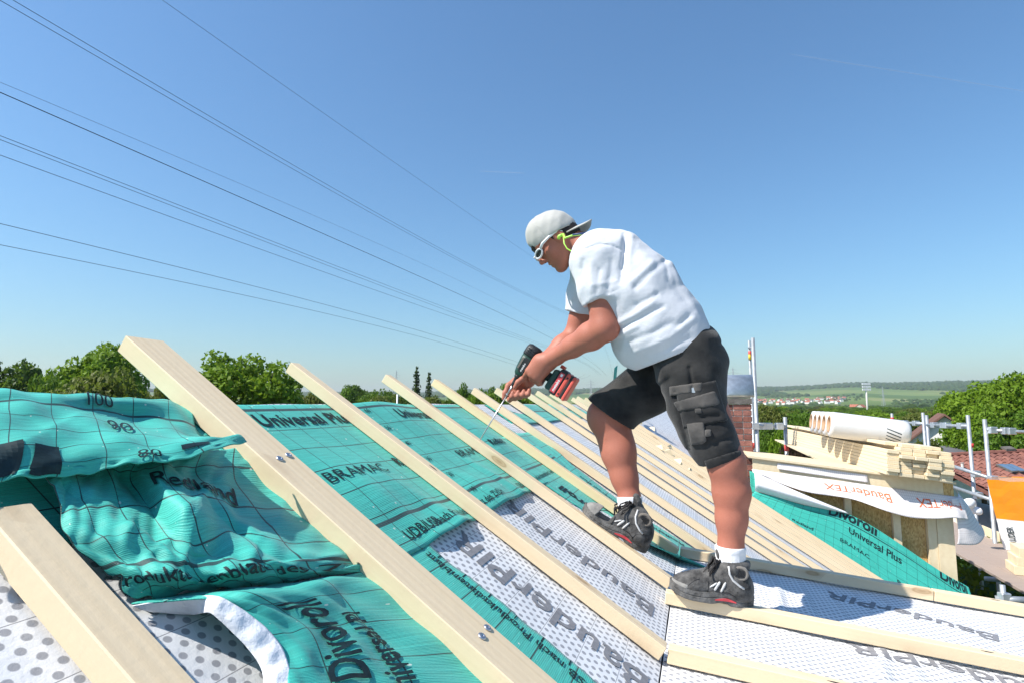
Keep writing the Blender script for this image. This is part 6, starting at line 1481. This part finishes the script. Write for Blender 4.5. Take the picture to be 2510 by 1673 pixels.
MAT['sky_glass'] = simple('skylight_glass', (.10, .16, .24), .08, 0, .8, .1)
for px in (2470, 2489):
    q = onp(px, 1152, rA, nr_)+nr_*.05; mb = MB(); mb.box(q+nr_*.03, ax*.16, dnr*.38, nr_*.05); sk_ = obj('skylight', mb, MAT['slab'], nb); mb = MB(); mb.box(q+nr_*.085, ax*.12, dnr*.32, nr_*.006); obj('pane', mb, MAT['sky_glass'], sk_)
q = onp(2360, 1152, rA, nr_); mb = MB(); mb.tube([q, q+Z*.28, q+Z*.30], [.05, .05, .075], 10); obj('vent_pipe', mb, MAT['render'], nb)
q = onp(2465, 1104, rA, nr_)+Z*.12; mb = MB(); mb.prism([q-ax*.2, q+ax*.2, q+ax*.2+Z*.08, q-ax*.2+Z*.08], dnr*.3); obj('ridge_vent', mb, MAT['slab'], nb)
def houselet(name, p, L, W, Hh, yaw, roofh, wallm, roofm, label, group=None, detail=False):
    root = empty(name, p, label, 'house', group); cx = A(math.cos(yaw), math.sin(yaw), 0); cy = A(-math.sin(yaw), math.cos(yaw), 0)
    c = [p+cx*a*L/2+cy*b*W/2 for a, b in ((-1, -1), (1, -1), (1, 1), (-1, 1))]
    g0, g1 = p-cx*L/2+Z*(Hh+roofh), p+cx*L/2+Z*(Hh+roofh)
    mb = MB(); mb.add([q-Z*1.5 for q in c]+[q+Z*Hh for q in c]+[g0, g1], [(0, 1, 5, 4), (2, 3, 7, 6), (1, 2, 6, 9, 5), (3, 0, 4, 8, 7)]); obj('wall', mb, wallm, root)
    e = .5; d = unit(A(0, 0, 0)+cy*W/2-Z*roofh); mb = MB()
    for s_ in (1, -1):
        dd = unit(cy*s_*W/2-Z*roofh)*(math.hypot(W/2, roofh)+e); mb.prism([g0-cx*e+Z*.05, g1+cx*e+Z*.05, g1+cx*e+dd+Z*.05, g0-cx*e+dd+Z*.05], Z*.18)
    obj('roof', mb, roofm, root)
    if detail:
        for a in (-.25, .25):
            for z_ in (1.6, 4.2):
                mb = MB(); mb.box(p-cx*(L/2+.02)+cy*a*W+Z*z_, cx*.03, cy*.55, Z*.65); obj('window', mb, MAT['sky_glass'], root)
                mb = MB(); mb.box(p+cx*a*L-cy*(W/2+.02)+Z*z_, cx*.6, cy*.03, Z*.65); obj('window', mb, MAT['sky_glass'], root)
    return root
MAT['white_wall'] = simple('white_render', (.74, .73, .70), .85, 0, .2, .05, 1)
MAT['cream_wall'] = simple('cream_render', (.66, .60, .50), .85, 0, .2, .05, 1)
MAT['roof_red'] = simple('red_roof', (.36, .13, .085), .85, 0, .2, .2, .8); MAT['roof_brown'] = simple('brown_roof', (.16, .085, .065), .85, 0, .2, .2, .8); MAT['roof_grey'] = simple('grey_roof', (.12, .12, .13), .85, 0, .2, .2, .8)
q = atd(2312, 1085, 56); houselet('white_house', A(q[0], q[1], q[2]-5.3), 6.2, 7.0, 4.9, math.radians(58), 3.0, MAT['white_wall'], MAT['roof_brown'], 'white gabled house with brown roof among the trees, behind the scaffold posts', None, True)
q = atd(2300, 1098, 50); houselet('garage', A(q[0], q[1], q[2]-2.6), 4, 3.4, 2.3, math.radians(20), .3, MAT['white_wall'], MAT['roof_grey'], 'low white outbuilding with flat grey roof in front of the white house', None)
rv = random.Random(17); k = 0
for i in range(92):
    px = rv.uniform(1800, 2068); Y = rv.uniform(1720, 2320); d = ray(px, 900); d = d/d[1]*Y; az = math.atan2(d[0], d[1]); z_ = float(hz(math.hypot(d[0], d[1]), az))
    wm = rv.choice(('white_wall', 'white_wall', 'cream_wall')); rm = rv.choice(('roof_red', 'roof_red', 'roof_brown', 'roof_grey'))
    lab = {'white_wall': 'white walled house', 'cream_wall': 'cream walled house'}[wm]+' with '+{'roof_red': 'red', 'roof_brown': 'brown', 'roof_grey': 'grey'}[rm]+' roof in the far village, one of many'
    houselet('village_house', A(d[0], d[1], z_), rv.uniform(10, 15), rv.uniform(8, 11), rv.uniform(4.5, 7), rv.uniform(0, 3.1), rv.uniform(3, 4.5), MAT[wm], MAT[rm], lab, 'houses of the far village')
for px, Y in ((1822, 900), (2098, 820), (2106, 900), (2088, 980)):
    d = ray(px, 900); d = d/d[1]*Y; z_ = float(hz(math.hypot(d[0], d[1]), .5)); houselet('village_house', A(d[0], d[1], z_+2), 12, 9, 6, rv.uniform(0, 3), 4, MAT['cream_wall'], MAT['roof_red'], 'lone cream house with red roof among valley trees, one of a few', 'lone houses in the valley')
# floodlight mast
q = atd(2123, 952, 420); zb = -12; ms = empty('floodlight_mast', A(q[0], q[1], zb), 'tall pale mast with a cluster of floodlights above the valley trees', 'mast')
mb = MB(); mb.tube([A(q[0], q[1], zb), A(q[0], q[1], q[2]+1)], [.75, .5], 10); obj('pole', mb, MAT['render'], ms, True)
for i in range(-2, 3):
    for j_ in range(3):
        mb = MB(); mb.box(A(q[0]+i*1.25, q[1]-.5, q[2]+3.6-j_*2.0), A(.5, 0, 0), A(0, .3, 0), Z*.7); obj('floodlight', mb, MAT['frame_white'], ms)
for j_ in range(3): mb = MB(); mb.box(A(q[0], q[1], q[2]+3.6-j_*2.0), A(3.1, 0, 0), A(0, .12, 0), Z*.12); obj('crossbar', mb, MAT['galv'], ms)
def pylon(px, ptop, Y, Ht, label):
    q = atd(px, ptop, Y); top_ = q[2]; zb = top_-Ht; root = empty('pylon', A(q[0], q[1], zb), label, 'pylon', 'lattice pylons in the distance'); mb = MB(); th = max(.10, Y*.00022)
    for a, b in ((1, 1), (1, -1), (-1, 1), (-1, -1)): mb.tube([A(q[0]+a*Ht*.07, q[1]+b*Ht*.07, zb), A(q[0]+a*Ht*.022, q[1]+b*Ht*.022, zb+Ht*.62), A(q[0], q[1], top_)], th, 4)
    for k_ in range(9):
        z0, z1 = zb+Ht*.62*k_/9, zb+Ht*.62*(k_+1)/9; w0_, w1_ = Ht*(.07-.048*k_/9), Ht*(.07-.048*(k_+1)/9)
        mb.tube([A(q[0]-w0_, q[1]-w0_, z0), A(q[0]+w1_, q[1]-w1_, z1)], th*.6, 4); mb.tube([A(q[0]+w0_, q[1]-w0_, z0), A(q[0]-w1_, q[1]-w1_, z1)], th*.6, 4)
    obj('lattice_tower', mb, MAT['galv'], root)
    for f, w_ in ((.62, .17), (.75, .20), (.87, .13)):
        mb = MB(); mb.tube([A(q[0]-Ht*w_, q[1], zb+Ht*f), A(q[0], q[1], zb+Ht*(f+.03)), A(q[0]+Ht*w_, q[1], zb+Ht*f)], th*.9, 4); obj('crossarm', mb, MAT['galv'], root)
pylon(972, 906, 1500, 52, 'tiny lattice pylon on the skyline left of the two spruces'); pylon(1448, 928, 1300, 52, 'lattice pylon between the drill and the bent thigh'); pylon(2163, 946, 1400, 56, 'faint lattice pylon right of the floodlight mast'); pylon(1796, 897, 1200, 56, 'lattice pylon tip just above the chimney hood')
# slim pole and chimney stub beyond the ridge
q = atd(974, 965, 70); mb = MB(); mb.tube([A(q[0], q[1], GROUND), q], .10, 8); tag(obj('flag_pole', mb, MAT['frame_white'], None, True), 'thin white pole beyond the ridge in front of the far trees', 'pole')
# teal scrap and grey sheet piled at the far ridge end
cs_ = [[P_m(7.9+1.9*u, 1.30-.32*v, .10+.22*math.sin(3.1*u)*(1-v)+.03*math.sin(9*u)) for u in lin(0, 1, 6)] for v in lin(0, 1, 4)]
GS = Sheet(cs_); mb = MB(); mb.grid(GS.at, lin(0, 1, 30), lin(0, 1, 12)); tag(solid(obj('tarpaulin', mb, MAT['fleece'], None, True), .004), 'pale grey sheet thrown over the far end of the ridge', 'sheet')
cs_ = [[P_m(8.3+.35*u, 1.40+.1*v, .30+.20*v+.05*math.sin(5*u)) for u in lin(0, 1, 4)] for v in lin(0, 1, 3)]
GS = Sheet(cs_); mb = MB(); mb.grid(GS.at, lin(0, 1, 14), lin(0, 1, 8)); tag(solid(obj('roofing_membrane', mb, [MAT['teal'], MAT['fleece']], None, True), .004), 'small turquoise scrap standing up at the far ridge end', 'membrane')
# ------------------------------------------------------------------ overhead lines
AZW = math.atan((1569-1255)/F_PX); WD = A(math.sin(AZW), math.cos(AZW), 0); WN = A(math.cos(AZW), -math.sin(AZW), 0)
MAT['wire'] = simple('power_line_wire', (.10, .12, .15), .5, .4, .4, .1)
MAT['wire_dark'] = simple('dark_power_line_wire', (.03, .035, .045), .5, .4, .4, .1)
WIRES = [(24, [(370, 0), (700, 225), (960, 415), (1210, 580)], .011, 'topmost thin power line crossing the sky alone'),
 (31.6, [(12, 0), (330, 205), (640, 376), (900, 506), (1130, 634), (1300, 725)], .017, 'lower wire of the upper pair of power lines'), (31, [(45, 0), (330, 192), (640, 368), (900, 499), (1130, 628), (1300, 722)], .017, 'upper wire of the upper pair of power lines'),
 (39, [(0, 207), (335, 370), (640, 490), (920, 610), (1260, 775)], .030, 'darkest and thickest power line'), (39.5, [(0, 190), (300, 315), (620, 448), (900, 578), (1260, 752)], .012, 'faint thin power line just above the darkest one'),
 (45, [(0, 312), (330, 440), (640, 560), (900, 660), (1230, 784)], .022, 'upper wire of the pair below the darkest power line'), (45.6, [(0, 321), (330, 448), (640, 567), (900, 666), (1230, 788)], .022, 'lower wire of the pair below the darkest power line'),
 (48, [(0, 355), (330, 480), (640, 585), (900, 680), (1230, 792)], .024, 'single power line beneath the middle pair'), (58, [(0, 515), (330, 592), (640, 670), (900, 745), (1190, 830)], .028, 'second lowest power line'), (65, [(0, 565), (300, 620), (640, 690), (900, 765), (1190, 837)], .028, 'lowest power line, nearest the roof ridge')]
for d, pts, rad, lab in WIRES:
    U = []; Zs = []
    for x, y in pts:
        q = ray(x*IW/2352, y*IW/2352); X = q*(-d/(q@WN)); U.append(X@WD); Zs.append(X[2])
    u_, z_ = np.array(U), np.array(Zs); w_ = np.append(1/u_, .35/700); uu = np.append(u_, 700.0); zz = np.append(z_, (989-918)/F_PX*700*.985)
    Am = np.stack([np.ones_like(uu), uu, uu**2, uu**3], 1)*w_[:, None]; co = np.linalg.lstsq(Am/np.abs(Am).max(0), zz*w_, rcond=None)[0]/np.abs(Am).max(0)
    P = [WD*u-WN*d+Z*float(co@[1, u, u*u, u**3]) for u in np.exp(np.linspace(math.log(U[0]*.62), math.log(700), 70))]
    mb = MB(); mb.tube(P, [rad*(1+.0018*(p@WD)) for p in P], 5); tag(obj('power_line', mb, MAT['wire_dark'] if 'darkest and' in lab else MAT['wire'], None, True), lab, 'power line', 'overhead power lines')
# two faint vapour trails, high up
tm2 = NT('vapour_trail'); tr_ = tm2.n('BsdfTransparent'); mx_ = tm2.n('MixShader'); mx_.inputs[0].default_value = .10
tm2.fin((.9, .9, .92), 1, 0, 0); tm2.t.links.new(tr_.outputs[0], mx_.inputs[1]); tm2.t.links.new(tm2.b.outputs[0], mx_.inputs[2]); tm2.t.links.new(mx_.outputs[0], tm2.t.nodes['Material Output'].inputs['Surface'])
for a, b, r_, lab in (((1175, 420), (1290, 425), 7, 'short faint vapour trail above the capped head'), ((1930, 132), (2600, 238), 9, 'long faint vapour trail in the upper right of the sky')):
    p, q = atd(*a, 11000), atd(*b, 11000); mb = MB(); mb.tube([p*(1-f)+q*f for f in lin(0, 1, 9)], [r_*.2]+[r_]*7+[r_*.2], 6); tag(obj('vapour_trail', mb, tm2.m, None, True), lab, 'vapour trail')
# ------------------------------------------------------------------ summer haze over the valley
mb = MB(); mb.box((0, 0, 107), A(9200, 0, 0), A(0, 9200, 0), A(0, 0, 123)); hz_o = obj('haze', mb, []); hz_o['kind'] = 'stuff'
hm = bpy.data.materials.new('haze_air'); hm.use_nodes = True; ht = hm.node_tree; ht.nodes.remove(ht.nodes['Principled BSDF'])
pv = ht.nodes.new('ShaderNodeVolumePrincipled'); pv.inputs['Color'].default_value = (.86, .91, .96, 1); pv.inputs['Density'].default_value = 9.0e-5; pv.inputs['Anisotropy'].default_value = .25
ht.links.new(pv.outputs[0], ht.nodes['Material Output'].inputs['Volume']); hz_o.data.materials.append(hm)
sc.cycles.volume_bounces = 0
bpy.context.view_layer.update()
